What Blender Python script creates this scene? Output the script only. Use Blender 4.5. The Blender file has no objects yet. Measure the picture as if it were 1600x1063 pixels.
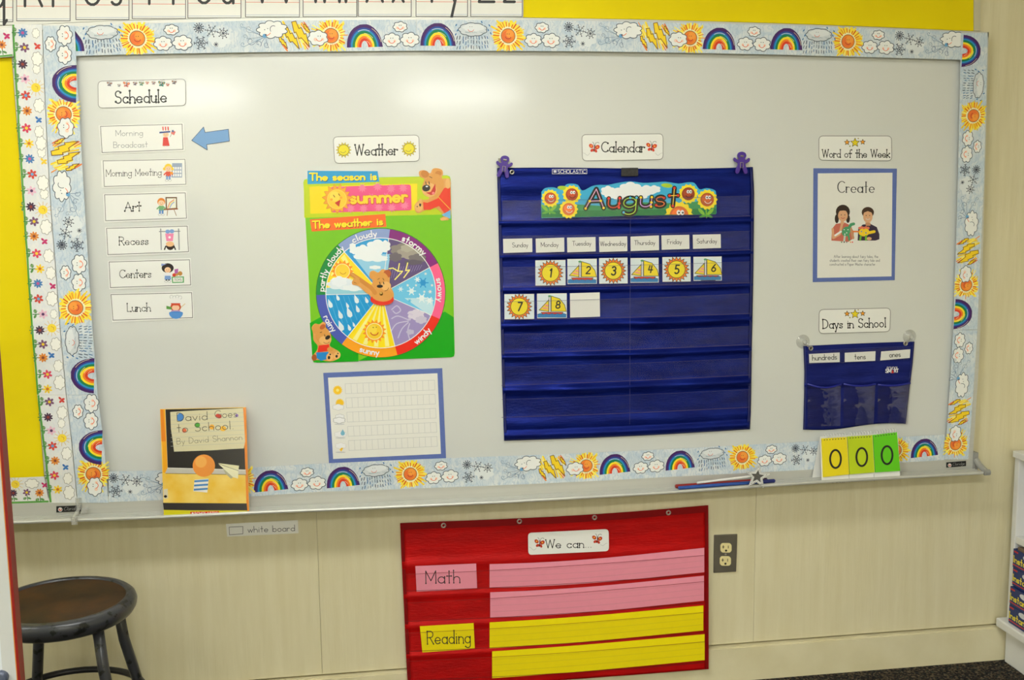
import bpy, math, random
from mathutils import Vector, Matrix
random.seed(7)
PI = math.pi
sc = bpy.context.scene
COL = sc.collection
# ---------------------------------------------------------------- camera (fitted to the wall plane y = 0, floor z = 0)
F_PX, PITCH, YAW, ROLL, DIST, EYE = 1734.77, -0.1373, -0.14985, -0.01158, 2.74114, 1.333
def _rx(a): return Matrix.Rotation(a, 3, 'X')
def _rz(a): return Matrix.Rotation(a, 3, 'Z')
RCAM = _rz(YAW) @ _rx(PITCH) @ _rx(PI/2) @ _rz(ROLL)
CAMP = Vector((0, -DIST, EYE))
cd = bpy.data.cameras.new('camera'); cam = bpy.data.objects.new('camera', cd); COL.objects.link(cam)
cam.matrix_world = Matrix.Translation(CAMP) @ RCAM.to_4x4()
cd.sensor_width = 36; cd.lens = 36*F_PX/1600; cd.clip_start = 0.05
sc.camera = cam
# ---------------------------------------------------------------- world, lights, exposure
w = bpy.data.worlds.new('world'); sc.world = w; w.use_nodes = True
w.node_tree.nodes['Background'].inputs[0].default_value = (.9, .95, 1, 1)
w.node_tree.nodes['Background'].inputs[1].default_value = .3
sc.view_settings.view_transform = 'Standard'; sc.view_settings.look = 'None'
sc.view_settings.exposure = 0.11; sc.view_settings.gamma = 1; sc.view_settings.use_curve_mapping = False
CEIL = 2.62
LIGHTS = [(x, y, CEIL, e) for y, e in ((-1.3, 18), (-3.7, 44), (-6.1, 44)) for x in (-2.3, 0.0)] + [(x, -9.4, 2.40, 90) for x in (-1.55, 1.3)]
LIGHT_C = (.985, 1.0, .955)
# ---------------------------------------------------------------- projection helpers
def ray(px, py):
    return RCAM @ Vector(((px-800)/F_PX, -(py-531.5)/F_PX, -1))
class Plane:                       # a real plane in the room; px(...) finds the point of it that the photograph shows there
    def __init__(s, p, n): s.p = Vector(p); s.n = Vector(n).normalized()
    def __call__(s, px, py, off=0):
        v = ray(px, py); t = (s.p + s.n*off - CAMP).dot(s.n)/v.dot(s.n)
        return CAMP + v*t
def wallp(d): return Plane((0, -d, 0), (0, -1, 0))
WALL = wallp(0)
def P(px, py, d=0): return WALL(px, py, d)
def quadplane(bl, br, dtop, dbot, tl):     # plane leaning back: bottom edge at distance dbot, top at dtop
    a = P(bl[0], bl[1], dbot); b = P(br[0], br[1], dbot); b = Vector((b.x, -dbot, a.z + (b.z-a.z)))
    c = P(tl[0], tl[1], dtop)
    n = (b-a).cross(c-a)
    if n.y > 0: n = -n
    return Plane(a, n)
# ---------------------------------------------------------------- colours and materials
def lin(c):
    r = []
    for v in c[:3]:
        v = v/255
        r.append(v/12.92 if v <= .04045 else ((v+.055)/1.055)**2.4)
    return (r[0], r[1], r[2], 1)
MATS = {}
def mat(name, col=(200, 200, 200), rough=.6, metal=0, spec=.5, mottle=0, mscale=20, bump=0, bscale=80, coat=0, stretch=(1, 1, 1), col2=None, attr=False, emit=0, sheen=0):
    if name in MATS: return MATS[name]
    m = bpy.data.materials.new(name); m.use_nodes = True; nt = m.node_tree
    b = nt.nodes['Principled BSDF']
    b.inputs['Roughness'].default_value = rough; b.inputs['Metallic'].default_value = metal
    b.inputs['Specular IOR Level'].default_value = spec; b.inputs['Coat Weight'].default_value = coat
    b.inputs['Coat Roughness'].default_value = .12
    if sheen: b.inputs['Sheen Weight'].default_value = sheen
    c = lin(col)
    b.inputs['Base Color'].default_value = c
    if emit: b.inputs['Emission Color'].default_value = c; b.inputs['Emission Strength'].default_value = emit
    tc = nt.nodes.new('ShaderNodeTexCoord'); mp = nt.nodes.new('ShaderNodeMapping'); mp.inputs['Scale'].default_value = stretch
    nt.links.new(tc.outputs['Object'], mp.inputs['Vector'])
    if attr:
        at = nt.nodes.new('ShaderNodeAttribute'); at.attribute_name = 'Col'
        nt.links.new(at.outputs['Color'], b.inputs['Base Color'])
    elif mottle or col2:
        n = nt.nodes.new('ShaderNodeTexNoise'); n.inputs['Scale'].default_value = mscale; n.inputs['Detail'].default_value = 5
        nt.links.new(mp.outputs[0], n.inputs['Vector'])
        rp = nt.nodes.new('ShaderNodeValToRGB'); rp.color_ramp.elements[0].position = .35; rp.color_ramp.elements[1].position = .65
        c2 = lin(col2) if col2 else tuple(min(1, v*(1+mottle)) for v in c[:3])+(1,)
        c1 = c if col2 else tuple(v*(1-mottle) for v in c[:3])+(1,)
        rp.color_ramp.elements[0].color = c1; rp.color_ramp.elements[1].color = c2
        nt.links.new(n.outputs['Fac'], rp.inputs[0]); nt.links.new(rp.outputs[0], b.inputs['Base Color'])
    if bump:
        n2 = nt.nodes.new('ShaderNodeTexNoise'); n2.inputs['Scale'].default_value = bscale; n2.inputs['Detail'].default_value = 4
        nt.links.new(mp.outputs[0], n2.inputs['Vector'])
        bp = nt.nodes.new('ShaderNodeBump'); bp.inputs['Strength'].default_value = bump; bp.inputs['Distance'].default_value = .002
        nt.links.new(n2.outputs['Fac'], bp.inputs['Height']); nt.links.new(bp.outputs[0], b.inputs['Normal'])
    MATS[name] = m; return m
def clear_mat(name, tint=(235, 235, 240), gloss=.12, rough=.12, bump=.6, bscale=30, diff=0):
    if name in MATS: return MATS[name]
    m = bpy.data.materials.new(name); m.use_nodes = True; nt = m.node_tree; nt.nodes.clear()
    o = nt.nodes.new('ShaderNodeOutputMaterial'); t = nt.nodes.new('ShaderNodeBsdfTransparent'); t.inputs[0].default_value = lin(tint)
    g = nt.nodes.new('ShaderNodeBsdfGlossy'); g.inputs['Roughness'].default_value = rough
    mx = nt.nodes.new('ShaderNodeMixShader'); mx.inputs[0].default_value = gloss
    tc = nt.nodes.new('ShaderNodeTexCoord'); n2 = nt.nodes.new('ShaderNodeTexNoise'); n2.inputs['Scale'].default_value = bscale
    nt.links.new(tc.outputs['Object'], n2.inputs['Vector'])
    bp = nt.nodes.new('ShaderNodeBump'); bp.inputs['Strength'].default_value = bump; bp.inputs['Distance'].default_value = .004
    nt.links.new(n2.outputs['Fac'], bp.inputs['Height']); nt.links.new(bp.outputs[0], g.inputs['Normal'])
    base = t
    if diff:
        df = nt.nodes.new('ShaderNodeBsdfDiffuse'); df.inputs[0].default_value = lin((225, 226, 222)); m2 = nt.nodes.new('ShaderNodeMixShader'); m2.inputs[0].default_value = diff
        nt.links.new(t.outputs[0], m2.inputs[1]); nt.links.new(df.outputs[0], m2.inputs[2]); base = m2
    nt.links.new(base.outputs[0], mx.inputs[1]); nt.links.new(g.outputs[0], mx.inputs[2]); nt.links.new(mx.outputs[0], o.inputs[0])
    MATS[name] = m; return m
def PRINT(): return mat('printed_ink', rough=.55, attr=True, spec=.4)
def GLOSSPRINT(): return mat('laminated_ink', rough=.25, attr=True, spec=.5)
# ---------------------------------------------------------------- objects
def tag(o, label=None, cat=None, group=None, kind=None):
    if label: o['label'] = label
    if cat: o['category'] = cat
    if group: o['group'] = group
    if kind: o['kind'] = kind
    return o
def par(o, parent):
    if parent is not None:
        o.parent = parent
        o.location = Vector(o.location) - wloc(parent)
def wloc(o):
    v = Vector(o.location)
    while o.parent: o = o.parent; v += Vector(o.location)
    return v
def mesh_obj(name, verts, faces, m, parent=None, smooth=False, cols=None, origin=None, mats=None, midx=None):
    if origin is None:
        n = len(verts); lo = [min(v[i] for v in verts) for i in range(3)]; hi = [max(v[i] for v in verts) for i in range(3)]
        origin = Vector([(lo[i]+hi[i])/2 for i in range(3)])
    me = bpy.data.meshes.new(name)
    me.from_pydata([tuple(Vector(v)-origin) for v in verts], [], faces)
    for mm in (mats or [m]): me.materials.append(mm)
    if midx: me.polygons.foreach_set('material_index', midx)
    if smooth: me.polygons.foreach_set('use_smooth', [True]*len(me.polygons))
    if cols:
        ca = me.color_attributes.new('Col', 'FLOAT_COLOR', 'CORNER'); arr = []
        for p in me.polygons: arr += list(cols[p.index])*p.loop_total
        ca.data.foreach_set('color', arr)
    me.update()
    o = bpy.data.objects.new(name, me); COL.objects.link(o); o.location = origin
    par(o, parent); return o
def empty(name, loc, parent=None):
    o = bpy.data.objects.new(name, None); COL.objects.link(o); o.location = loc; o.empty_display_size = .05
    par(o, parent); return o
class MB:
    def __init__(s): s.v = []; s.f = []
    def box(s, a, b):
        x0, y0, z0 = [min(a[i], b[i]) for i in range(3)]; x1, y1, z1 = [max(a[i], b[i]) for i in range(3)]
        k = len(s.v)
        s.v += [(x0,y0,z0),(x1,y0,z0),(x1,y1,z0),(x0,y1,z0),(x0,y0,z1),(x1,y0,z1),(x1,y1,z1),(x0,y1,z1)]
        s.f += [(k,k+3,k+2,k+1),(k+4,k+5,k+6,k+7),(k,k+1,k+5,k+4),(k+1,k+2,k+6,k+5),(k+2,k+3,k+7,k+6),(k+3,k,k+4,k+7)]; return s
    def prism(s, pts, n, t):              # pts in world on a plane, extruded by n*t
        k = len(s.v); c = len(pts); n = Vector(n)*t
        s.v += [tuple(p) for p in pts] + [tuple(Vector(p)+n) for p in pts]
        s.f += [tuple(range(k, k+c)), tuple(range(k+2*c-1, k+c-1, -1))]
        for i in range(c): j = (i+1) % c; s.f.append((k+i, k+c+i, k+c+j, k+j))
        return s
    def tube(s, pts, r, n=10, caps=True, closed=False):
        pts = [Vector(p) for p in pts]; k = len(s.v); m = len(pts)
        rr = r if isinstance(r, (list, tuple)) else [r]*m
        up = None
        for i, p in enumerate(pts):
            if closed: d = pts[(i+1) % m]-pts[i-1]
            else: d = pts[min(i+1, m-1)]-pts[max(i-1, 0)]
            d.normalize()
            if up is None:
                up = Vector((0, 0, 1)) if abs(d.z) < .9 else Vector((0, 1, 0))
            a = d.cross(up).normalized(); b = a.cross(d).normalized(); up = b
            for j in range(n):
                t = 2*PI*j/n; s.v.append(tuple(p + (a*math.cos(t)+b*math.sin(t))*rr[i]))
        for i in range(m if closed else m-1):
            i2 = (i+1) % m
            for j in range(n): j2 = (j+1) % n; s.f.append((k+i*n+j, k+i*n+j2, k+i2*n+j2, k+i2*n+j))
        if caps and not closed:
            s.f.append(tuple(range(k+n-1, k-1, -1))); s.f.append(tuple(range(k+(m-1)*n, k+m*n)))
        return s
    def lathe(s, c, prof, n=32, M=None):  # prof (r,h) about axis z of M
        k = len(s.v); M = M or Matrix.Identity(3); c = Vector(c)
        for r, h in prof:
            for j in range(n):
                t = 2*PI*j/n; s.v.append(tuple(c + M @ Vector((r*math.cos(t), r*math.sin(t), h))))
        for i in range(len(prof)-1):
            for j in range(n): j2 = (j+1) % n; s.f.append((k+i*n+j, k+i*n+j2, k+(i+1)*n+j2, k+(i+1)*n+j))
        if prof[0][0] > 1e-6: s.f.append(tuple(range(k+n-1, k-1, -1)))
        if prof[-1][0] > 1e-6: q = k+(len(prof)-1)*n; s.f.append(tuple(range(q, q+n)))
        return s
    def build(s, name, m, parent=None, smooth=False, origin=None):
        return mesh_obj(name, s.v, s.f, m, parent, smooth, origin=origin)
TOWALL = Matrix.Rotation(PI/2, 3, 'X')    # lathe axis pointing out of the wall (-y)
def box(name, a, b, m, parent=None, bev=0):
    o = MB().box(a, b).build(name, m, parent)
    if bev:
        md = o.modifiers.new('bevel', 'BEVEL'); md.width = bev; md.segments = 2
    return o
def rrect(pts, r, n=4):                   # round the corners of a pixel polygon
    out = []; c = len(pts)
    for i in range(c):
        a, b, d = Vector(pts[i-1]), Vector(pts[i]), Vector(pts[(i+1) % c])
        u = (a-b).normalized()*r; v = (d-b).normalized()*r
        for k in range(n+1):
            t = k/n; q = (b+u)*(1-t)**2 + b*2*t*(1-t) + (b+v)*t*t
            out.append((q.x, q.y))
    return out
def dens(pts, step=120):                  # subdivide long polygon edges
    out = []
    for i in range(len(pts)):
        a, b = pts[i], pts[(i+1) % len(pts)]; n = max(1, int(math.hypot(b[0]-a[0], b[1]-a[1])/step))
        for k in range(n): out.append((a[0]+(b[0]-a[0])*k/n, a[1]+(b[1]-a[1])*k/n))
    return out
def sheet(name, pts, pl, off, th, m, parent=None):
    ps = [pl(x, y, off+th) for x, y in pts]
    return MB().prism(ps, pl.n, -th).build(name, m, parent)
def cr(pts, n=6, closed=False):           # smooth curve through points
    out = []; c = len(pts)
    for i in range(c if closed else c-1):
        g = (lambda k: pts[k % c]) if closed else (lambda k: pts[max(0, min(c-1, k))])
        p0, p1, p2, p3 = g(i-1), g(i), g(i+1), g(i+2)
        for k in range(n):
            t = k/n
            out.append(tuple(.5*((2*p1[j])+(-p0[j]+p2[j])*t+(2*p0[j]-5*p1[j]+4*p2[j]-p3[j])*t*t+(-p0[j]+3*p1[j]-3*p2[j]+p3[j])*t**3) for j in (0, 1)))
    if not closed: out.append(tuple(pts[-1]))
    return out
# ---------------------------------------------------------------- stroke alphabet (y up, capital height 1)
def arc(cx, cy, rx, ry, a0, a1, n=None):
    n = n or max(3, int(abs(a1-a0)/24))
    return [(cx+rx*math.cos(math.radians(a0+(a1-a0)*i/n)), cy+ry*math.sin(math.radians(a0+(a1-a0)*i/n))) for i in range(n+1)]
O5 = arc(.25, .25, .25, .25, 90, 450)
GL = {
 'a': (.5, [O5, [(.5,.5),(.5,0)]]), 'b': (.5, [[(0,1),(0,0)], O5]), 'c': (.46, [arc(.25,.25,.25,.25,45,315)]),
 'd': (.5, [O5, [(.5,1),(.5,0)]]), 'e': (.5, [[(0,.25),(.5,.25)]+arc(.25,.25,.25,.25,0,315)]),
 'f': (.38, [arc(.32,.8,.16,.2,60,180)+[(.16,0)], [(0,.5),(.34,.5)]]),
 'g': (.5, [O5, [(.5,.5),(.5,-.15)]+arc(.25,-.15,.25,.22,0,-150)]),
 'h': (.46, [[(0,1),(0,0)], arc(.23,.27,.23,.23,180,0)+[(.46,0)]]), 'i': (.1, [[(.05,.5),(.05,0)], [(.05,.72),(.05,.73)]]),
 'j': (.25, [[(.2,.5),(.2,-.15)]+arc(.05,-.15,.15,.2,0,-120), [(.2,.72),(.2,.73)]]), 'k': (.42, [[(0,1),(0,0)], [(.4,.5),(0,.2)], [(.12,.28),(.42,0)]]),
 'l': (.1, [[(.05,1),(.05,0)]]), 'm': (.76, [[(0,.5),(0,0)], arc(.19,.31,.19,.19,180,0)+[(.38,0)], arc(.57,.31,.19,.19,180,0)+[(.76,0)]]),
 'n': (.44, [[(0,.5),(0,0)], arc(.22,.28,.22,.22,180,0)+[(.44,0)]]), 'o': (.5, [O5]), 'p': (.5, [[(0,.5),(0,-.4)], O5]), 'q': (.55, [O5, [(.5,.5),(.5,-.4)]+[(.62,-.3)]]),
 'r': (.32, [[(0,.5),(0,0)], arc(.19,.28,.19,.22,180,50)]), 's': (.36, [arc(.18,.375,.16,.125,30,270)+arc(.18,.125,.17,.125,90,-150)]),
 't': (.34, [[(.17,.95),(.17,0)], [(0,.55),(.34,.55)]]), 'u': (.44, [[(0,.5),(0,.22)]+arc(.22,.22,.22,.22,180,360), [(.44,.5),(.44,0)]]),
 'v': (.44, [[(0,.5),(.22,0),(.44,.5)]]), 'w': (.66, [[(0,.5),(.165,0),(.33,.5),(.495,0),(.66,.5)]]), 'x': (.4, [[(0,.5),(.4,0)], [(.4,.5),(0,0)]]),
 'y': (.44, [[(0,.5),(.22,.02)], [(.44,.5),(.1,-.38)]]), 'z': (.4, [[(0,.5),(.4,.5),(0,0),(.4,0)]]),
 'A': (.72, [[(0,0),(.36,1),(.72,0)], [(.14,.38),(.58,.38)]]), 'B': (.56, [[(0,0),(0,1)], [(0,1)]+arc(.3,.76,.22,.24,90,-90)+[(0,.52)], [(.1,.52)]+arc(.3,.26,.26,.26,90,-90)+[(0,0)]]),
 'C': (.7, [arc(.42,.5,.42,.5,48,312)]), 'D': (.64, [[(0,0),(0,1)], [(0,1)]+arc(.16,.5,.48,.5,90,-90)+[(0,0)]]), 'E': (.5, [[(.5,1),(0,1),(0,0),(.5,0)], [(0,.5),(.42,.5)]]),
 'F': (.5, [[(.5,1),(0,1),(0,0)], [(0,.5),(.4,.5)]]), 'G': (.74, [arc(.42,.5,.42,.5,48,330)+[(.78,.45),(.45,.45)]]), 'H': (.6, [[(0,1),(0,0)], [(.6,1),(.6,0)], [(0,.5),(.6,.5)]]),
 'I': (.1, [[(.05,1),(.05,0)]]), 'J': (.45, [[(.45,1),(.45,.22)]+arc(.22,.22,.22,.22,0,-180)]), 'K': (.56, [[(0,1),(0,0)], [(.54,1),(0,.42)], [(.15,.56),(.56,0)]]),
 'L': (.46, [[(0,1),(0,0),(.46,0)]]), 'M': (.76, [[(0,0),(0,1),(.38,.2),(.76,1),(.76,0)]]), 'N': (.62, [[(0,0),(0,1),(.62,0),(.62,1)]]), 'O': (.8, [arc(.4,.5,.4,.5,90,450)]),
 'P': (.52, [[(0,0),(0,1)], [(0,1)]+arc(.26,.74,.26,.26,90,-90)+[(0,.48)]]), 'Q': (.8, [arc(.4,.5,.4,.5,90,450), [(.5,.25),(.8,-.05)]]),
 'R': (.58, [[(0,0),(0,1)], [(0,1)]+arc(.3,.75,.25,.25,90,-90)+[(0,.5)], [(.25,.5),(.58,0)]]), 'S': (.56, [arc(.29,.75,.25,.25,30,270)+arc(.29,.25,.27,.25,90,-150)]),
 'T': (.64, [[(0,1),(.64,1)], [(.32,1),(.32,0)]]), 'U': (.6, [[(0,1),(0,.3)]+arc(.3,.3,.3,.3,180,360)+[(.6,1)]]), 'V': (.66, [[(0,1),(.33,0),(.66,1)]]),
 'W': (.9, [[(0,1),(.22,0),(.45,1),(.68,0),(.9,1)]]), 'X': (.6, [[(0,1),(.6,0)], [(.6,1),(0,0)]]), 'Y': (.6, [[(0,1),(.3,.5),(.6,1)], [(.3,.5),(.3,0)]]), 'Z': (.58, [[(0,1),(.58,1),(0,0),(.58,0)]]),
 '0': (.56, [arc(.28,.5,.28,.5,90,450)]), '1': (.24, [[(0,.8),(.16,1),(.16,0)]]), '2': (.5, [arc(.25,.74,.24,.26,160,-40)+[(0,0),(.5,0)]]),
 '3': (.48, [arc(.22,.75,.22,.24,150,-90)+arc(.22,.27,.25,.27,90,-150)]), '4': (.54, [[(.12,1),(0,.4),(.54,.4)], [(.4,1),(.32,0)]]),
 '5': (.48, [[(.45,1),(.08,1),(.04,.56)]+arc(.22,.3,.25,.3,120,-140)]), '6': (.48, [[(.38,1),(.12,.6)]+arc(.24,.27,.23,.27,150,510)]),
 '7': (.48, [[(0,1),(.48,1),(.15,0)]]), '8': (.48, [arc(.24,.75,.2,.25,-90,270)+arc(.24,.25,.24,.25,90,450)]), '9': (.48, [arc(.24,.72,.22,.28,0,360)+[(.44,.4),(.3,0)]]),
 '.': (.1, [[(.05,0),(.05,.01)]]), ',': (.1, [[(.06,.03),(0,-.12)]]), ' ': (.32, []), "-": (.3, [[(0,.4),(.3,.4)]]),
}
# ---------------------------------------------------------------- flat print: coloured shapes stacked as hair-thin ink layers
K = (25, 25, 28)
class Art:
    def __init__(s): s.items = []; s.lay = 1
    def poly(s, pts, col, layer=None):
        s.items.append((pts, col, s.lay if layer is None else layer))
        if layer is None: s.lay += 1
        return s
    def circ(s, x, y, r, col, ry=None, n=18, rot=0):
        ry = ry or r; c, q = math.cos(rot), math.sin(rot)
        return s.poly([(x+r*math.cos(2*PI*i/n)*c-ry*math.sin(2*PI*i/n)*q, y+r*math.cos(2*PI*i/n)*q+ry*math.sin(2*PI*i/n)*c) for i in range(n)], col)
    def ring(s, x, y, r, w, col, ry=None, n=18): 
        ry = ry or r
        return s.line([(x+r*math.cos(2*PI*i/n), y+ry*math.sin(2*PI*i/n)) for i in range(n)], w, col, closed=True)
    def dot(s, x, y, r, col, L, n=8):
        s.items.append(([(x+r*math.cos(2*PI*i/n), y+r*math.sin(2*PI*i/n)) for i in range(n)], col, L))
    def line(s, pts, wd, col, closed=False, contrast=False, inc=True, cap=True):
        L = s.lay; pts = list(pts)
        if closed: pts = pts+[pts[0]]
        n = len(pts); nr = []
        for i in range(n-1):
            dx, dy = pts[i+1][0]-pts[i][0], pts[i+1][1]-pts[i][1]; l = math.hypot(dx, dy) or 1e-9
            nr.append((-dy/l, dx/l, abs(dy)/l))
        side = []
        for i in range(n):
            if closed: a, b = nr[(i-1) % (n-1)], nr[i % (n-1)]
            else: a, b = nr[max(0, i-1)], nr[min(n-2, i)]
            mx, my = a[0]+b[0], a[1]+b[1]; l = math.hypot(mx, my)
            sharp = l < 1.2
            if sharp: mx, my, k = b[0], b[1], 1
            else: mx, my = mx/l, my/l; k = min(2/l, 1.5)
            ww = wd*(.4+.6*(a[2]+b[2])/2) if contrast else wd
            side.append((mx*ww/2*k, my*ww/2*k, sharp, a, ww))
        for i in range(n-1):
            (x0, y0), (x1, y1) = pts[i], pts[i+1]; a, b = side[i], side[i+1]
            ax, ay = a[0], a[1]
            bx, by = (b[0], b[1]) if not b[2] else (nr[i][0]*b[4]/2, nr[i][1]*b[4]/2)
            s.items.append(([(x0+ax, y0+ay), (x1+bx, y1+by), (x1-bx, y1-by), (x0-ax, y0-ay)], col, L))
            if b[2] or (i == n-2 and cap and not closed): s.dot(x1, y1, b[4]/2, col, L)
            if i == 0 and cap and not closed: s.dot(x0, y0, a[4]/2, col, L)
        if inc: s.lay += 1
        return s
    def text(s, t, x, y, h, width, col=K, wt=.09, dots=0, ang=0, contrast=False, serif=0, slant=0, center=False, xh=1, cols=None, gap=.17, inner=None, jit=0):
        """h: capital height; width: the whole string is fitted to it; (x, y) start of the baseline"""
        adv = sum(GL[c][0]+gap for c in t)-gap; sx = width/adv if width else h
        ca, sa = math.cos(ang), math.sin(ang); cx = 0
        x0 = x-(ca*sx*adv/2 if center else 0); y0 = y-(sa*sx*adv/2 if center else 0)
        def tp(u, v, u0, jy):
            v2 = v*h*(xh if v > 0 and t[k].islower() and xh != 1 else 1)
            uu = (u0+u)*sx + v2*slant; vv = -(v2)+jy
            return (x0+uu*ca-vv*sa, y0+uu*sa+vv*ca)
        L = s.lay
        for k, c in enumerate(t):
            jy = random.uniform(-jit, jit)*h if jit else 0
            cc = cols[k % len(cols)] if cols else col
            for st in GL[c][1]:
                q = [tp(u, v, cx, jy) for u, v in st]; s.lay = L
                s.line(q, wt*h, cc, contrast=contrast, inc=False)
                closed = math.hypot(q[0][0]-q[-1][0], q[0][1]-q[-1][1]) < .02*h
                if dots and not closed:
                    s.dot(*q[0], dots*h, cc, L); s.dot(*q[-1], dots*h, cc, L)
                if serif and not closed:
                    for (e, f) in ((st[0], st[1]), (st[-1], st[-2])):
                        if abs(e[0]-f[0]) < .02:
                            a, b = tp(e[0]-serif, e[1], cx, jy), tp(e[0]+serif, e[1], cx, jy); s.line([a, b], wt*h*.35, cc, inc=False)
                if inner:
                    ic, iw, idr = inner; s.lay = L+1; icc = ic[k % len(ic)]
                    s.line(q, iw*h, icc[0], inc=False)
                    s.dot(*q[0], idr*h, icc[1], L+2); s.dot(*q[-1], idr*h, icc[1], L+2)
            cx += GL[c][0]+gap
        s.lay = L+(3 if inner else 1); return s
    def arctext(s, t, cx, cy, r, amid, h, sx, col, wt=.18, flip=False, gap=.2):
        """text round a circle; amid: screen angle of its middle (deg, clockwise from +x); flip: reads along the bottom"""
        adv = sum(GL[c][0]+gap for c in t)-gap; pos = -adv/2; sg = -1 if flip else 1; L = s.lay
        for c in t:
            wd = GL[c][0]; th = math.radians(amid)+sg*(pos+wd/2)*sx/r
            tx, ty = -math.sin(th)*sg, math.cos(th)*sg; ux, uy = math.cos(th)*sg, math.sin(th)*sg
            bx, by = cx+r*math.cos(th), cy+r*math.sin(th)
            for st in GL[c][1]:
                s.lay = L
                s.line([(bx+tx*(u-wd/2)*sx+ux*v*h, by+ty*(u-wd/2)*sx+uy*v*h) for u, v in st], wt*h, col, inc=False)
            pos += wd+gap
        s.lay = L+1; return s
    def cloud(s, x, y, rx, ry, fill, oc=None, ow=1, n=7, amp=.13, ph=0, rot=0):
        pts = []
        for i in range(n*6):
            t = 2*PI*i/(n*6); k = 1-amp+amp*1.6*abs(math.sin(n*t/2+ph))
            u, v = rx*k*math.cos(t), ry*k*math.sin(t); pts.append((x+u*math.cos(rot)-v*math.sin(rot), y+u*math.sin(rot)+v*math.cos(rot)))
        if fill: s.poly(pts, fill)
        if oc: s.line(pts, ow, oc, closed=True)
        return s
    def face(s, x, y, r, col=(235,110,70), ec=(60,60,70), w=1):
        s.line([(x+r*.55*math.cos(math.radians(a)), y+r*.1+r*.5*math.sin(math.radians(a))) for a in range(15, 170, 22)], w, col)
        s.circ(x-r*.2, y-r*.35, w*.75, ec, n=6); s.circ(x+r*.22, y-r*.35, w*.75, ec, n=6); return s
    def star(s, x, y, r, r2, n, col, oc=None, ow=.8, ph=-PI/2, jit=0):
        pts = []
        for i in range(2*n):
            q = (r if i % 2 == 0 else r2)*(1+random.uniform(-jit, jit)); t = ph+PI*i/n; pts.append((x+q*math.cos(t), y+q*math.sin(t)))
        s.poly(pts, col)
        if oc: s.line(pts, ow, oc, closed=True)
        return s
    def build(s, name, mp, off, m, parent=None, step=1e-5, origin=None):
        V = []; Fc = []; C = []
        for q, (pts, col, L) in enumerate(s.items):
            if len(pts) < 3: continue
            k = len(V); V += [mp(x, y, off+L*step+(q % 15)*6e-7) for x, y in pts]; Fc.append(tuple(range(k, k+len(pts)))); C.append(lin(col))
        return mesh_obj(name, V, Fc, m, parent, cols=C, origin=origin)
# ================================================================ THE SETTING
def interp(pts, x):
    pts = sorted(pts)
    if x <= pts[0][0]: a, b = pts[0], pts[1]
    elif x >= pts[-1][0]: a, b = pts[-2], pts[-1]
    else:
        for a, b in zip(pts, pts[1:]):
            if a[0] <= x <= b[0]: break
    return a[1]+(b[1]-a[1])*(x-a[0])/(b[0]-a[0])
WHITE = mat('white_paint', (222, 222, 220), .35, mottle=.01)
wallm = mat('cream_wall_paint', (214, 205, 168), .55, col2=(220, 212, 178), mscale=14, stretch=(3, 1, .25), bump=.25, bscale=60)
RX0, RX1, RY1 = -3.4, 2.62, -10.4
wb = MB().box((RX0-.1, .012, 0), (RX1+.1, .12, CEIL)).build('wall_back', mat('wall_core', (190, 182, 150), .8)); tag(wb, kind='structure')
seams = [RX0] + [P(x, y).x for x, y in ((-700, 900), (498, 900), (1179, 900))] + [RX1]
for a, b in zip(seams, seams[1:]):
    g = .0003
    box('wall_panel', (a+g, 0, .102), (b-g, .0115, CEIL), wallm, wb, bev=.0007)
tag(box('wall_left', (RX0-.12, RY1, 0), (RX0, .012, CEIL), wallm), kind='structure')
tag(box('wall_right', (RX1, RY1, 0), (RX1+.12, .012, CEIL), wallm), kind='structure')
tag(box('wall_front', (RX0-.12, RY1-.12, 0), (RX1+.12, RY1, CEIL), wallm), kind='structure')
def carpet():
    m = bpy.data.materials.new('carpet'); m.use_nodes = True; nt = m.node_tree; b = nt.nodes['Principled BSDF']
    b.inputs['Roughness'].default_value = .95; b.inputs['Specular IOR Level'].default_value = .1
    tc = nt.nodes.new('ShaderNodeTexCoord'); v = nt.nodes.new('ShaderNodeTexVoronoi'); v.inputs['Scale'].default_value = 210
    nt.links.new(tc.outputs['Object'], v.inputs['Vector'])
    r = nt.nodes.new('ShaderNodeValToRGB'); r.color_ramp.interpolation = 'CONSTANT'
    e = r.color_ramp.elements; e[0].position = 0; e[0].color = lin((44, 42, 40)); e[1].position = .35; e[1].color = lin((78, 68, 56))
    for p, c in ((.58, (30, 30, 34)), (.75, (104, 92, 76)), (.88, (58, 62, 58))):
        q = e.new(p); q.color = lin(c)
    sp = nt.nodes.new('ShaderNodeSeparateColor'); nt.links.new(v.outputs['Color'], sp.inputs[0]); nt.links.new(sp.outputs[0], r.inputs[0])
    nt.links.new(r.outputs[0], b.inputs['Base Color'])
    n = nt.nodes.new('ShaderNodeTexNoise'); n.inputs['Scale'].default_value = 260; nt.links.new(tc.outputs['Object'], n.inputs['Vector'])
    bp = nt.nodes.new('ShaderNodeBump'); bp.inputs['Strength'].default_value = 1; bp.inputs['Distance'].default_value = .006
    nt.links.new(n.outputs['Fac'], bp.inputs['Height']); nt.links.new(bp.outputs[0], b.inputs['Normal'])
    return m
tag(box('floor', (RX0-.12, RY1-.12, -.1), (RX1+.12, .12, 0), carpet()), kind='structure')
tag(box('ceiling', (RX0-.12, RY1-.12, CEIL), (RX1+.12, .12, CEIL+.1), mat('ceiling_tile', (226, 224, 214), .9, bump=.5, bscale=200)), kind='structure')
bb = MB()
for a, b in ((RX0, RX1),):
    bb.box((a, -.014, 0), (b, .0118, .094)); bb.box((a, -.011, .094), (b, .0118, .0975))
tag(bb.build('baseboard_back', mat('baseboard_paint', (220, 212, 178), .45, col2=(212, 203, 166), mscale=9, bump=.2)), kind='structure')
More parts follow.
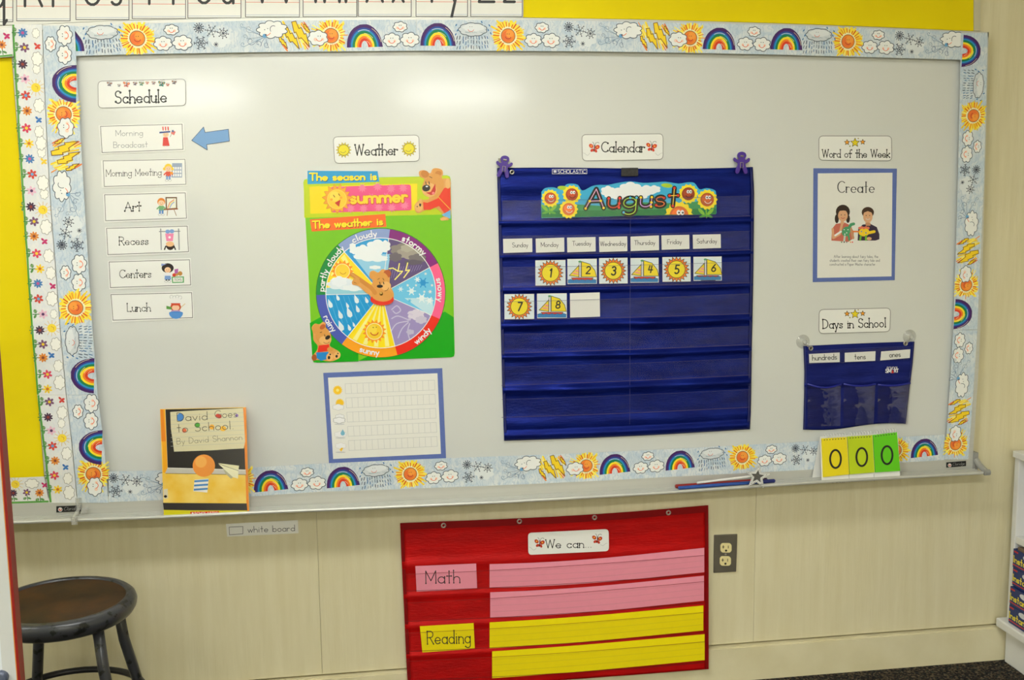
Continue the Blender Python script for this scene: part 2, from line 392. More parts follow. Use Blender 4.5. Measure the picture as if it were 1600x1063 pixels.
# ceiling lamps
for i, (x, y, z, e) in enumerate(LIGHTS):
    fx = empty('ceiling_light', (x, y, z))
    tag(fx, 'fluorescent ceiling light fixture in the ceiling above the room', 'light', 'fluorescent ceiling lights')
    box('housing', (x-.62, y-.17, z-.06), (x+.62, y+.17, z-.001), mat('lamp_housing', (235, 235, 232), .4), fx)
    if z < CEIL:
        for q in (-.4, .4): box('stem', (x+q-.01, y-.01, z-.0005), (x+q+.01, y+.01, CEIL-.0005), mat('lamp_housing'), fx)
    box('diffuser', (x-.60, y-.15, z-.075), (x+.60, y+.15, z-.0605), mat('lamp_diffuser_%d' % e, tuple(255*(v**.45) for v in LIGHT_C), .5, emit=e), fx)
# ================================================================ WHITEBOARDS
DB, DF = .018, .030          # board face, frame face distance from the wall
alu = mat('brushed_aluminium', (206, 206, 200), .42, metal=.4, mottle=.02, mscale=30, stretch=(.05, 1, 6))
alud = mat('aluminium_band', (196, 196, 188), .4, metal=.35)
boardm = mat('whiteboard_enamel', (214, 216, 212), .33, spec=.5, mottle=.006, mscale=3, coat=1.0)
T_TOP = [(-80, 44), (60, 38), (118, 35), (200, 32), (400, 28), (600, 27), (800, 27.5), (1000, 30.5), (1200, 36), (1400, 43.5), (1545, 50)]   # top rail, upper edge
TRAYB = [(-60, 823), (8, 820), (255, 811.5), (390, 804.5), (600, 796), (800, 787), (1040, 773), (1284, 756), (1400, 749.5), (1535, 742)]
SBOT = [(-80, 792), (0, 788), (80, 786), (169, 785), (300, 779.5), (393, 776), (503, 768), (640, 763.5), (760, 759.5), (900, 753.5), (1038, 746), (1270, 734), (1427, 721), (1513, 716.5)]
R_OUT = [(1545, 50), (1540, 240), (1535, 420), (1530, 560), (1525, 640), (1520, 716)]
seam_top, seam_bot = (66, 40), (120, 786)
def xs(a, b, n): return [a+(b-a)*i/n for i in range(n+1)]
board = empty('whiteboard', P(820, 420, DB))
tag(board, 'large white dry-erase board with aluminium frame, holding schedule cards, weather wheel and calendar chart', 'whiteboard')
top = [(x, interp(T_TOP, x)+6) for x in xs(70, 1540, 12)]
bot = [(x, interp(SBOT, x)+4) for x in xs(1516, 124, 12)]
sheet('writing_surface', top+bot, wallp(0), DB-.010, .010, boardm, board)
lb = empty('whiteboard', P(0, 420, DB))
tag(lb, 'second dry-erase board at the left edge, covered with yellow paper and a flower border', 'whiteboard')
sheet('writing_surface', [(-600, 76), (64, 46), (92, 400), (118, 788), (-600, 800)], wallp(0), DB-.010, .010, boardm, lb)
def rail(name, a, b, d, parent, m=alu):      # strip between two pixel polylines
    return sheet(name, list(a)+list(reversed(b)), wallp(0), DB-.012, d-DB+.012, m, parent)
up = [(x, interp(T_TOP, x)) for x in xs(66, 1545, 14)]
rail('top_rail', up, [(x, y+9) for x, y in up], DF, board)
up2 = [(x, interp(T_TOP, x)) for x in xs(-80, 65.5, 3)]
rail('top_rail', up2, [(x, y+9) for x, y in up2], DF, lb)
rail('side_rail', R_OUT, [(x-13, y+(8 if y < 60 else 0)) for x, y in R_OUT], DF, board)
# tray
XJ = P(117, 818, .083).x
xr = P(1520, 716, DF).x
px_end = 1517
def tray_obj(xa, xb, parent, n=16):
    prof = [(-.012, .046), (-.031, .046), (-.031, .006)]
    for g in (.043, .058, .073): prof += [(-g, .005), (-g-.0006, .0145), (-g-.0045, .0145), (-g-.0051, .005)]
    prof += [(-.090, .005), (-.0945, .0185), (-.098, .019), (-.100, .0165), (-.1015, .010), (-.1005, .003), (-.097, 0), (-.030, .001), (-.012, .001)]
    prof = [((y if y > -.0315 else -.031+(y+.031)*.76), (h*.45 if h < .04 else h)) for y, h in prof]
    V = []; Fc = []; m = len(prof)
    for i in range(n+1):
        X = xa+(xb-xa)*i/n; z = tz(X)
        V += [(X, y, z+h) for y, h in prof]
    for i in range(n):
        for j in range(m): j2 = (j+1) % m; Fc.append((i*m+j, i*m+j2, (i+1)*m+j2, (i+1)*m+j))
    Fc += [tuple(range(m)), tuple(range((n+1)*m-1, n*m-1, -1))]
    return mesh_obj('marker_tray', V, Fc, alu, parent)
TZ = sorted((P(px, py, .083).x, P(px, py, .083).z) for px, py in TRAYB)
def tz(x): return interp(TZ, x)
def tray_top(x): return tz(x)+.0066
tray_obj(XJ+.0012, xr, board); tray_obj(RX0+.5, XJ-.0012, lb, 8)
# tray joint clip of clear plastic and right end cap
jc = MB(); z = tz(XJ)
jc.box((XJ-.007, -.0885, z-.005), (XJ+.007, -.0858, z+.014)); jc.box((XJ-.007, -.0345, z+.016), (XJ+.007, -.0318, z+.045))
jc.tube([(XJ, -.036, z+.044), (XJ, -.038, z+.019), (XJ, -.055, z+.0165), (XJ, -.080, z+.014), (XJ, -.0875, z+.010), (XJ, -.0885, z-.004)], .004, 8)
jc.box((XJ+.010, -.058, z+.0135), (XJ+.022, -.034, z+.020))
tag(jc.build('tray_joint_clip', clear_mat('clear_plastic', (252, 252, 250), .1, .25, diff=.3), None), 'clear plastic clip bridging the joint between the two marker trays', 'clip')
gp = mat('grey_plastic', (150, 150, 145), .45)
ec = MB(); z = tz(xr)
ec.box((xr+.0005, -.036, z-.002), (xr+.012, -.0125, z+.048))
ec.tube([(xr+.006, -.036, z+.028), (xr+.007, -.050, z+.018), (xr+.008, -.066, z+.012), (xr+.009, -.084, z+.007)], [.0085, .0085, .008, .0075], 10)
ec.tube([(xr+.002, -.0845, z+.006), (xr+.016, -.0845, z+.006)], .008, 12)
ec.build('end_cap', gp, board)
# maker plates
def plate(pts, parent, lx):
    pl = wallp(0); dd = .0318
    o = sheet('maker_plate', pts, pl, dd, .0012, mat('black_plate', (22, 22, 24), .3), parent)
    A = Art(); (x0, y0), (x1, y1), (x2, y2), (x3, y3) = pts; h = y3-y0; w = x1-x0; an = math.atan2(y1-y0, x1-x0)
    A.circ(x0+w*.16, (y0+y3)/2+.3, h*.36, (225, 225, 220)); A.circ(x0+w*.16, (y0+y3)/2+.3, h*.25, (200, 60, 45)); A.poly([(x0+w*.13, y0+h*.3), (x0+w*.2, y0+h*.35), (x0+w*.16, y0+h*.75)], (235, 235, 230))
    A.text('Claridge', x0+w*.30, y0+h*.72+(y1-y0)*.3, h*.55, w*.62, (190, 190, 188), .06, ang=an, slant=.4)
    A.build('plate_lettering', pl, dd+.0013, PRINT(), o)
plate([(88, 791.5), (126.5, 790), (126.5, 799.5), (88, 801)], lb, 0)
plate([(1479, 723), (1509.5, 720.5), (1509.5, 728.5), (1479, 731)], board, 0)
# ================================================================ YELLOW PAPER, ALPHABET STRIP
yel = mat('yellow_paper', (236, 214, 0), .7, spec=.2, col2=(229, 206, 0), mscale=3, bump=.12, bscale=6)
o = sheet('background_paper', [(818, -260), (1521, -230), (1521, 48.5), (1400, 43), (1300, 39), (1200, 35.5), (1000, 30), (818, 27)], wallp(0), .001, .006, yel)
tag(o, 'plain yellow paper covering the bulletin board above the calendar side', 'paper')
o = sheet('board_edge_strip', [(1522, -230), (1532.5, -230), (1532.5, 48.5), (1522, 48)], wallp(0), .001, .008, mat('beige_trim', (196, 190, 160), .5))
tag(o, 'narrow beige strip edging the yellow bulletin board on its right side', 'trim')
o = sheet('background_paper', [(-420, 92), (18, 90), (44, 430), (57, 600), (69, 746), (-420, 752)], wallp(0), .0185, .0015, yel)
tag(o, 'plain yellow paper on the left board inside the flower border', 'paper')
o = sheet('alphabet_backing', [(-420, -250), (817, -262), (817, 27), (600, 26.3), (400, 27.5), (200, 31.5), (118, 34.5), (60, 37.5), (-420, 50)], wallp(0), .001, .010, mat('white_strip', (226, 226, 218), .5))
tag(o, 'long white backing strip behind the alphabet cards above the board', 'board')
paper = mat('white_paper', (232, 231, 224), .55, mottle=.006, mscale=60)
ALPH = [('q', -66, 20, 34), ('R', 26, 109.5, 32.5), ('S', 118.5, 201.5, 30.5), ('T', 206.5, 290, 29), ('U', 293.5, 376.5, 28), ('V', 383.5, 468, 26.3), ('W', 473.5, 557.5, 26), ('X', 560, 642.5, 25.6), ('Y', 650, 730.5, 25.6), ('Z', 735.5, 816, 25.8)]
for ch, x0, x1, yb in ALPH:
    H = 108
    q = [(x0-1.5, yb-H), (x1+1.5, yb-H-.3), (x1+1.5, yb+.9), (x0-1.5, yb+1.2)]
    c = sheet('alphabet_card', q, wallp(0), .0112, .0006, paper)
    nm = 'Qq' if ch == 'q' else ch+ch.lower()
    tag(c, 'lined alphabet card showing the letters %s above the board' % nm, 'card', 'alphabet cards above the board')
    A = Art(); 
    A.line([(x0, yb-H+2), (x1, yb-H+2), (x1, yb), (x0, yb)], 1.1, (60, 62, 66), closed=True)
    A.line([(x0+1, yb-3), (x1-1, yb-3)], .7, (150, 165, 195)); A.line([(x0+1, yb-23), (x1-1, yb-22.5)], .8, (225, 120, 100)); A.line([(x0+1, yb-92), (x1-1, yb-92)], .7, (150, 165, 195))
    for k in range(12): xx = x0+(x1-x0)*k/12; A.line([(xx+1, yb-57), (xx+4, yb-57)], .6, (150, 165, 195))
    A.text(nm, x0+13, yb-23, 68, x1-x0-25, (52, 52, 54), .062, gap=.38)
    A.build('printed_letters', wallp(0), .0119, PRINT(), c)
# ================================================================ BORDER STRIPS
def stripmat(nm, c1, c2, c3):
    m = bpy.data.materials.new(nm); m.use_nodes = True; nt = m.node_tree; b = nt.nodes['Principled BSDF']; b.inputs['Roughness'].default_value = .5
    tc = nt.nodes.new('ShaderNodeTexCoord')
    n = nt.nodes.new('ShaderNodeTexNoise'); n.inputs['Scale'].default_value = 26; n.inputs['Detail'].default_value = 3; n.inputs['Distortion'].default_value = 1.6
    wv = nt.nodes.new('ShaderNodeTexWave'); wv.inputs['Scale'].default_value = 34; wv.inputs['Distortion'].default_value = 14; wv.inputs['Detail'].default_value = 3
    wv.inputs['Detail Scale'].default_value = 1.5
    for q in (n, wv): nt.links.new(tc.outputs['Object'], q.inputs['Vector'])
    r = nt.nodes.new('ShaderNodeValToRGB'); r.color_ramp.elements[0].color = lin(c1); r.color_ramp.elements[1].color = lin(c2); r.color_ramp.elements[0].position = .4; r.color_ramp.elements[1].position = .62
    nt.links.new(n.outputs['Fac'], r.inputs[0])
    r2 = nt.nodes.new('ShaderNodeMapRange'); r2.inputs['From Min'].default_value = .72; r2.inputs['From Max'].default_value = 1; r2.inputs['To Max'].default_value = .55
    nt.links.new(wv.outputs['Fac'], r2.inputs[0])
    mx = nt.nodes.new('ShaderNodeMix'); mx.data_type = 'RGBA'; nt.links.new(r2.outputs[0], mx.inputs['Factor']); nt.links.new(r.outputs[0], mx.inputs[6]); mx.inputs[7].default_value = lin(c3)
    nt.links.new(mx.outputs[2], b.inputs['Base Color']); return m
wsm = stripmat('crayon_sky_paper', (196, 211, 223), (220, 226, 229), (168, 190, 210))
fsm = stripmat('flower_border_paper', (228, 230, 230), (236, 236, 232), (222, 226, 232))
U = .076/48
def motif_art(kind):
    A = Art(); R = random.Random(len(kind)*3+1); OL = (70, 84, 98)
    def scrib(x0, x1, cx, cy, r, cols, n=46):
        for i in range(n):
            t = 2*PI*i/n+R.uniform(-.1, .1); r1 = r*R.uniform(.55, .7); r2 = r*R.uniform(.95, 1.45)
            ax, ay, bx, by = cx+r1*math.cos(t), cy+r1*math.sin(t), cx+r2*math.cos(t), cy+r2*math.sin(t)
            k = 1
            if abs(by) > 22.5: k = (22.5-abs(ay))/(abs(by)-abs(ay)) if abs(by) != abs(ay) else 1
            bx, by = ax+(bx-ax)*k, ay+(by-ay)*k; bx = max(x0, min(x1, bx))
            A.line([(ax, ay), (bx, by)], R.uniform(1.6, 3), R.choice(cols), inc=(i % 6 == 0))
    if kind == 'rainbow':
        cols = [(70, 30, 100), (45, 60, 150), (30, 140, 200), (20, 130, 75), (250, 225, 40), (245, 130, 35), (225, 60, 35)]
        n = 16
        ws = [4.2, 2.2, 2.6, 3.6, 3.2, 3, 3.2]; r = 27.5; q = 34.5
        for c, wd in zip(cols, ws):
            o1 = [(math.cos(PI*i/n)*r*R.uniform(.99, 1.01), 17-math.sin(PI*i/n)*q*R.uniform(.99, 1.01)) for i in range(n+1)]
            r2, q2 = r-wd, q-wd*1.12
            i1 = [(math.cos(PI*i/n)*(r2-.3), 17-math.sin(PI*i/n)*(q2-.3)) for i in range(n, -1, -1)]
            for k in range(n): A.poly([o1[k], o1[k+1], i1[n-k-1], i1[n-k]], c, layer=A.lay)
            A.lay += 1; r, q = r2, q2
        for k in range(5):
            rr = 26-k*4.4; a0 = R.uniform(.2, 1.2); A.line([(math.cos(a)*rr, 17-math.sin(a)*rr*1.2) for a in [a0+j*.12 for j in range(8)]], .5, (255, 235, 200), inc=False)
    elif kind == 'rain':
        for i in range(12):
            x = -24+i*4.2+R.uniform(-.8, .8)
            for y in (R.uniform(-1, 2), R.uniform(6, 9), R.uniform(13, 17)):
                c = R.choice([(70, 85, 105), (60, 110, 160), (110, 130, 150)]); s = (x*.05)
                A.line([(x, y), (x+s, y+R.uniform(3, 5))], R.uniform(.9, 1.5), c, inc=False)
        A.lay += 1
        A.cloud(0, -9.5, 22, 10, (212, 218, 222), OL, 1.1, n=9, amp=.06)
        A.cloud(1, -12.5, 17, 5.5, (228, 232, 234), None, n=7, amp=.08)
        for k in range(14): x = R.uniform(-16, 17); A.line([(x, -5.5+R.uniform(-1, 1)), (x+4, -4.6)], .5, (160, 175, 185), inc=False)
        A.lay += 1
        A.face(-3, -11, 8, (220, 110, 90), (80, 80, 90), .8)
        for x, y in ((-26, -16), (-24, -8), (26, -16), (24, -9), (28, -4), (-27, -2), (14, -21)): A.circ(x, y, 1, (60, 120, 175), ry=2.1, n=8, rot=.5 if x < 0 else -.5)
    elif kind in ('sun', 'suncloud'):
        cx = 0 if kind == 'sun' else 9
        yc = [(255, 230, 60), (250, 215, 40), (255, 240, 120)]
        A.star(cx, 0, 20, 24, 15, (252, 232, 70), jit=.07) if False else None
        pts = []
        for i in range(48):
            t = 2*PI*i/48; rr = R.uniform(18, 23) if i % 2 else R.uniform(24, 28)
            pts.append((max(-24, min(27, cx+rr*math.cos(t)*1.0)), max(-22.5, min(22.5, rr*math.sin(t)))))
        A.poly(pts, (252, 228, 70))
        scrib(-26, 29, cx, 0, 22, yc, 30)
        A.circ(cx, 0, 14.5, (246, 238, 190))
        for i in range(26):
            t = 2*PI*i/26+R.uniform(-.06, .06); r1 = R.uniform(13.5, 15); r2 = R.uniform(18, 25)
            bx, by = cx+r2*math.cos(t), r2*math.sin(t)
            if abs(by) > 22: by = math.copysign(22, by)
            A.line([(cx+r1*math.cos(t), r1*math.sin(t)), (bx, by)], R.uniform(.9, 2), R.choice([(235, 120, 30), (225, 90, 30), (245, 150, 40)]), inc=False)
        A.lay += 1
        A.circ(cx, 0, 11.2, (245, 140, 45)); A.circ(cx-2, 1, 8, (240, 120, 50)); A.circ(cx+2.5, -3, 6, (250, 160, 60)); A.ring(cx, 0, 11, .9, (130, 75, 40))
        A.face(cx, 0, 8, (190, 50, 30), (90, 50, 30), .9)
        if kind == 'suncloud':
            A.cloud(-11, 3, 14.5, 11, (240, 242, 240), OL, 1.1, n=7, ph=.3); A.circ(-15, 5, 2.6, (248, 215, 195)); A.circ(-4, 5, 2.2, (248, 215, 195)); A.face(-9, 3, 8)
    elif kind == 'clouds':
        for x, y, rx, ry, ph in ((1, -12.5, 10.5, 7.5, .2), (-13, 7, 13, 10, .5), (15, 7, 14, 10.5, 0)):
            A.cloud(x, y, rx, ry, (240, 241, 238), OL, 1.1, n=7, ph=ph); A.circ(x-4.5, y+1.5, 2, (249, 210, 190)); A.circ(x+4.5, y+1.5, 2, (249, 210, 190)); A.face(x, y, rx*.62)
    elif kind == 'snow':
        A.cloud(12, 4, 16, 12, (226, 232, 234), None)
        for x, y, r, n in ((-17, -13, 7, 12), (1, -8, 9, 6), (18, -4, 7.5, 8), (-16, 9, 5, 6), (6, 12, 3.4, 8)):
            for k in range(n):
                t = 2*PI*k/n+.2; bx, by = x+r*math.cos(t), y+r*math.sin(t)
                A.line([(x, y), (bx, by)], .85, (62, 68, 84), inc=False)
                if r > 4: A.dot(bx, by, 1.0, (72, 80, 98), A.lay, 6); mx, my = x+r*.6*math.cos(t), y+r*.6*math.sin(t); A.line([(mx-2*math.sin(t), my+2*math.cos(t)), (mx+2*math.sin(t), my-2*math.cos(t))], .7, (62, 68, 84), inc=False)
            A.lay += 1
        for k in range(6):
            t = PI*k/3; A.star(-16+9*math.cos(t), 9+9*math.sin(t), .8, 2.2, 3, (120, 132, 150), (62, 68, 84), .5, ph=t)
        A.ring(-16, 9, 6.5, .7, (62, 68, 84)); A.ring(-16, 9, 3.4, .7, (62, 68, 84))
    elif kind == 'wind':
        for (x, y, r, s) in ((-20, -8, 6, 1), (-27, 3, 4, -1), (-19, 10, 6, 1), (-8, 14, 5, -1), (-30, -14, 3.5, 1), (4, 16, 5, 1), (-31, 14, 4, 1)):
            pts = [(x+r*(1-k/13)*math.cos(s*k*.62+1), y+r*(1-k/13)*math.sin(s*k*.62+1)) for k in range(11)]
            A.line(cr([(4, 4), ((x+4)/2, (y+4)/2+2), pts[0]], 4)[:-1]+pts, .75, R.choice([(130, 160, 185), (150, 165, 180), (120, 140, 165)]), inc=False)
        A.lay += 1
        A.cloud(14, -6, 22, 12.5, (240, 241, 238), OL, 1.1, n=9, amp=.12); A.circ(8, -3, 4.5, (246, 246, 242)); A.circ(2, 3, 3, (110, 170, 215)); A.circ(4, 1.5, 1.2, (60, 60, 75))
        A.line(arc(16, -6, 5, 5.5, 150, 300), .9, OL); A.circ(3, -6, .8, OL, n=6); A.circ(7.5, -7.5, .8, OL, n=6); A.line([(5, 3), (9, 1), (11, -1)], 1, (225, 110, 70))
    elif kind == 'lightning':
        for k in range(34):
            x = R.uniform(-22, 18); y = R.uniform(-22, 8); dx = R.uniform(3, 7); A.line([(x, y), (x+dx, min(22.5, y+R.uniform(9, 15)))], R.uniform(1.8, 3.4), R.choice([(252, 225, 50), (255, 238, 110), (248, 210, 40)]), inc=(k % 5 == 0))
        for k in range(10): x, y = R.choice([(-25, -20), (12, 10), (-20, 12), (14, -18)]); x += R.uniform(-2, 4); y += R.uniform(-3, 2); A.line([(x, y), (x+6, y+9)], 1.5, R.choice([(245, 150, 50), (235, 120, 50)]), inc=False)
        A.lay += 1
        bolt = [(-6, -14), (-1, -15), (2, -6), (5, -7), (8, 1), (10, 0), (13, 16), (4, 5), (1, 6), (-2, -2), (-4, -1)]
        for ox, oy, k in ((-7, 3, 1.05), (6, -3, 1.25), (-19, 9, .62), (19, -9, .5)):
            p = [(ox+a*k, max(-22, min(22, oy+b*k))) for a, b in bolt]; A.poly(p, (248, 212, 35)); A.line(p, 1.1, (120, 70, 30), closed=True)
    return A
MOT = {}; COUNT = [0]
def motif(kind, px, py, ang, parent, d, s=1.0, name=None):
    if kind not in MOT:
        A = motif_art(kind); o = A.build('tmp', lambda x, y, off: Vector((x*U, -off, -y*U)), 0, PRINT(), None, origin=Vector((0, 0, 0)))
        MOT[kind] = o.data; bpy.data.objects.remove(o)
    o = bpy.data.objects.new(name or kind+'_print', MOT[kind]); COL.objects.link(o)
    COUNT[0] += 1; o.location = P(px, py, d+(COUNT[0] % 2)*(6e-4 if name is None else 0)+(0 if name is None else (COUNT[0] % 3)*3e-4)); o.rotation_euler = (0, -ang, 0); o.scale = (s, 1, s)
    par(o, parent); return o
def strip(pts, label, d, m=wsm, cat='border', grp='weather border strips around the whiteboard'):
    o = sheet('border_strip', pts, wallp(0), d, .0008, m); tag(o, label, cat, grp); return o
ST = [(100, 43), (116, 41), (200, 37.5), (400, 32), (600, 30.8), (800, 31), (1000, 34), (1200, 38.5), (1400, 46), (1503, 50)]
SB = [(100, 88), (118, 87.5), (200, 85), (400, 81.5), (650, 79.3), (800, 79.5), (1000, 81), (1200, 85), (1400, 90.5), (1503, 93.5)]
def hs(a, b, T, B, n=6): return [(x, interp(T, x)) for x in xs(a, b, n)]+[(x, interp(B, x)) for x in xs(b, a, n)]
D1, D2 = .0305, .0317
sa = strip(hs(112, 650, ST, SB), 'weather border strip along the top of the board, left part above the weather wheel', D1)
sb = strip(hs(650.4, 1502, ST, SB), 'weather border strip along the top of the board, right part above the calendar', D1)
DM1, DM2 = D1+.0009, D2+.0009
a = A = Art()
cols = [(70, 30, 100), (45, 60, 150), (30, 140, 200), (20, 130, 75), (250, 225, 40)]
r = 26; q = 32
for c, wd in zip(cols, (4, 3, 3, 4, 4)):
    pts = [(max(117.2, 106+r*math.cos(t)), 80-q*math.sin(t)) for t in [PI*.5*k/12 for k in range(13)]]; A.poly(pts+[(117.2, 80)], c); r -= wd; q -= wd
A.build('rainbow_print', wallp(0), DM1, PRINT(), sa)
for k, x, y in (('rain', 161, 61), ('sun', 214.5, 60), ('clouds', 268, 60), ('snow', 330, 57), ('wind', 411, 53), ('lightning', 459, 56), ('suncloud', 508, 56), ('rainbow', 569, 56), ('clouds', 625, 55)):
    motif(k, x, y, 0.03 if x > 500 else .045, sa, DM1, .97)
for k, x, y in (('rainbow', 684, 54), ('rain', 739, 56), ('sun', 794, 56), ('clouds', 846, 56), ('snow', 905, 56), ('wind', 968, 53), ('lightning', 1022, 57), ('suncloud', 1070, 59), ('rainbow', 1124, 60.5), ('clouds', 1177, 62), ('rainbow', 1229, 61), ('rain', 1279, 64), ('sun', 1325, 65), ('clouds', 1371, 67), ('snow', 1420, 69), ('wind', 1477, 67)):
    motif(k, x, y, 0 if x < 900 else -.02, sb, DM1, .97)
# left side (reads upwards)
LL = [(40, 66.5), (175, 71.5), (300, 78), (400, 86), (520, 95), (617, 104), (700, 113.5), (786, 121.5)]
LR = [(40, 116.5), (90, 118.5), (250, 128), (400, 137), (520, 145), (617, 152.5), (700, 163), (786, 169.5)]
def vs(a, b, L, Rr, n=6): return [(interp(L, y), y) for y in xs(a, b, n)]+[(interp(Rr, y), y) for y in xs(b, a, n)]
sc1 = strip(vs(40, 617, LL, LR), 'weather border strip down the left side of the board, upper part', D2)
sd1 = strip(vs(617.4, 786, LL, LR), 'weather border strip down the left side of the board, lower part beside the picture book', D2)
for k, x, y in (('clouds', 93, 71), ('rainbow', 100.5, 130), ('suncloud', 99.5, 188), ('lightning', 103.5, 243), ('wind', 103, 306), ('snow', 111, 366), ('clouds', 116, 428), ('sun', 118, 481), ('rain', 123, 533), ('rainbow', 129, 587)):
    motif(k, x, y, PI/2-.075, sc1, DM2, .97)
for k, x, y in (('clouds', 135, 645), ('rainbow', 141.5, 699), ('suncloud', 145.5, 750)):
    motif(k, x, y, PI/2-.09, sd1, DM2, .97)
# right side (reads downwards)
RL = [(51, 1501.5), (93, 1501), (300, 1496.5), (520, 1489.5), (640, 1482), (716, 1476.5)]
RR = [(51, 1543.5), (300, 1537), (400, 1532), (520, 1527), (640, 1519), (716, 1513)]
se = strip(vs(51.5, 515.5, RL, RR), 'weather border strip down the right side of the board, upper part', D2)
sf = strip(vs(516, 718, RL, RR), 'weather border strip down the right side of the board, lower part above the tray end', D2)
for k, x, y in (('rainbow', 1518, 80), ('rain', 1521, 133), ('sun', 1521, 181), ('clouds', 1517, 228), ('snow', 1514, 280), ('wind', 1514, 337), ('lightning', 1512, 392), ('suncloud', 1510.5, 438), ('rainbow', 1505, 491)):
    motif(k, x, y, -PI/2-.03, se, DM2, .92)
for k, x, y in (('clouds', 1504, 543), ('wind', 1500, 590), ('lightning', 1498, 643), ('suncloud', 1494, 687)):
    motif(k, x, y, -PI/2-.08, sf, DM2, .92)
# bottom
BT = [(169, 737), (300, 734.5), (393, 731), (505, 724.5), (640, 718.5), (760, 714), (900, 709), (1038, 702.5), (1270, 690), (1427, 682), (1478, 679.5)]
BB = [(169, 785), (300, 780), (393, 776), (503, 768.5), (640, 764), (760, 759.5), (900, 753.5), (1038, 746), (1270, 734), (1427, 721.5), (1478, 719)]
sg = strip(hs(169.8, 503, BT, BB), 'weather border strip along the bottom of the board, left part behind the picture book', D1)
sh = strip(hs(503.4, 1038, BT, BB), 'weather border strip along the bottom of the board, middle part below the weather graph', D1)
si = strip(hs(1038.4, 1476, BT, BB), 'weather border strip along the bottom of the board, right part behind the flip calendar', D1)
for k, x, y in (('snow', 196, 758), ('wind', 253, 754), ('lightning', 317, 752), ('suncloud', 367, 751), ('rainbow', 422, 751.5), ('clouds', 480, 750)):
    motif(k, x, y, .05, sg, DM1, .95)
for k, x, y in (('rainbow', 535, 745.5), ('rain', 588, 744), ('sun', 641, 741), ('clouds', 689, 739.5), ('snow', 746, 736.5), ('wind', 813, 731), ('lightning', 862, 731), ('suncloud', 908, 729), ('rainbow', 960, 725), ('clouds', 1012, 724)):
    motif(k, x, y, .055, sh, DM1, .93)
for k, x, y in (('rainbow', 1062, 719), ('rain', 1113, 717), ('sun', 1160, 714.5), ('clouds', 1205, 713), ('snow', 1257, 710), ('wind', 1315, 705), ('suncloud', 1368, 702), ('sun', 1400, 704), ('rainbow', 1444, 700)):
    motif(k, x, y, .065, si, DM1, .9)
# ================================================================ FLOWER BORDER (left board)
FL = [(38, 19), (92, 21.5), (250, 31), (400, 41), (520, 49.5), (617, 58), (700, 68), (786, 77.5)]
FRt = [(38, 65.5), (175, 70.5), (300, 77), (400, 85), (520, 94), (617, 103), (700, 112.5), (786, 120.5)]
sj = strip(vs(38, 617, FL, FRt), 'flower border strip beside the yellow paper, long upper part', D1, fsm, 'border', 'flower border strips on the left board')
sk = strip(vs(617.4, 786, FL, FRt), 'flower border strip beside the yellow paper, short lower part above the tray', D1, fsm, 'border', 'flower border strips on the left board')
sl = strip([(-420, 760), (0, 748), (68.5, 745), (77, 786), (0, 788), (-420, 806)], 'flower border strip along the bottom of the left board, under the yellow paper', D1, fsm, 'border', 'flower border strips on the left board')
sm = strip([(-420, 62), (0, 46), (18.6, 43), (21, 88), (0, 90), (-420, 104)], 'flower border strip in the top left corner, above the yellow paper', D1, fsm, 'border', 'flower border strips on the left board')
GR = (70, 150, 55)
def flower_art(pc, cc, n):
    def f():
        A = Art(); A.line([(-11, 1), (0, 0)], 1.3, (60, 125, 60)); A.circ(-7.5, -4, 3.4, (120, 165, 100), ry=1.8, rot=1.2, n=10); A.circ(-7.5, 4, 3.4, (95, 150, 85), ry=1.8, rot=-1.1, n=10)
        A.ring(-7.5, -4, 2.6, .5, (50, 100, 50), ry=2.4, n=10)
        for k in range(n):
            t = 2*PI*k/n+.3; A.circ(4+4.2*math.cos(t), 4.2*math.sin(t), 3.2, pc, ry=1.5 if n > 6 else 1.9, rot=t, n=9)
        A.circ(4, 0, 2.3, cc, n=10); return A
    return f
FLW = {'flower_blue': flower_art((75, 130, 190), (200, 90, 150), 9), 'flower_purple_yellow': flower_art((125, 85, 120), (240, 205, 50), 6), 'flower_dark': flower_art((75, 50, 75), (150, 60, 50), 9),
       'flower_pink': flower_art((235, 190, 210), (90, 55, 100), 6), 'flower_red': flower_art((215, 75, 60), (110, 165, 210), 6), 'flower_orange': flower_art((225, 140, 55), (140, 70, 50), 9),
       'flower_magenta': flower_art((220, 70, 100), (245, 210, 60), 6), 'flower_yellow': flower_art((248, 210, 50), (210, 120, 40), 7)}
def cloud_outline():
    A = Art(); A.cloud(0, 0, 7, 9.5, (246, 245, 238), (166, 164, 156), .8, n=7); return A
def small_sun():
    A = Art()
    for k in range(12): t = 2*PI*k/12; A.line([(7.5*math.cos(t), 7.5*math.sin(t)), (12.5*math.cos(t), 12.5*math.sin(t))], .7, (225, 185, 90), inc=False)
    A.lay += 1; A.circ(0, 0, 6.8, (248, 218, 60)); A.line([(-1, -2.6), (2.8, -1), (2.6, 2.2)], .6, (190, 130, 40)); return A
def bfly(c):
    def f():
        A = Art()
        for x, y, r in ((-3, -3, .8), (3, -1.5, -.4), (-1.5, 3.4, 2.2), (3, 3, .5)): A.circ(x*.9, y*.9, 3.4, c, ry=2, rot=r, n=9)
        return A
    return f
FLW.update({'cloud_outline': cloud_outline, 'small_sun': small_sun, 'butterfly_red': bfly((215, 70, 60)), 'butterfly_blue': bfly((60, 120, 190)), 'butterfly_yellow': bfly((240, 205, 60)), 'butterfly_magenta': bfly((200, 45, 110))})
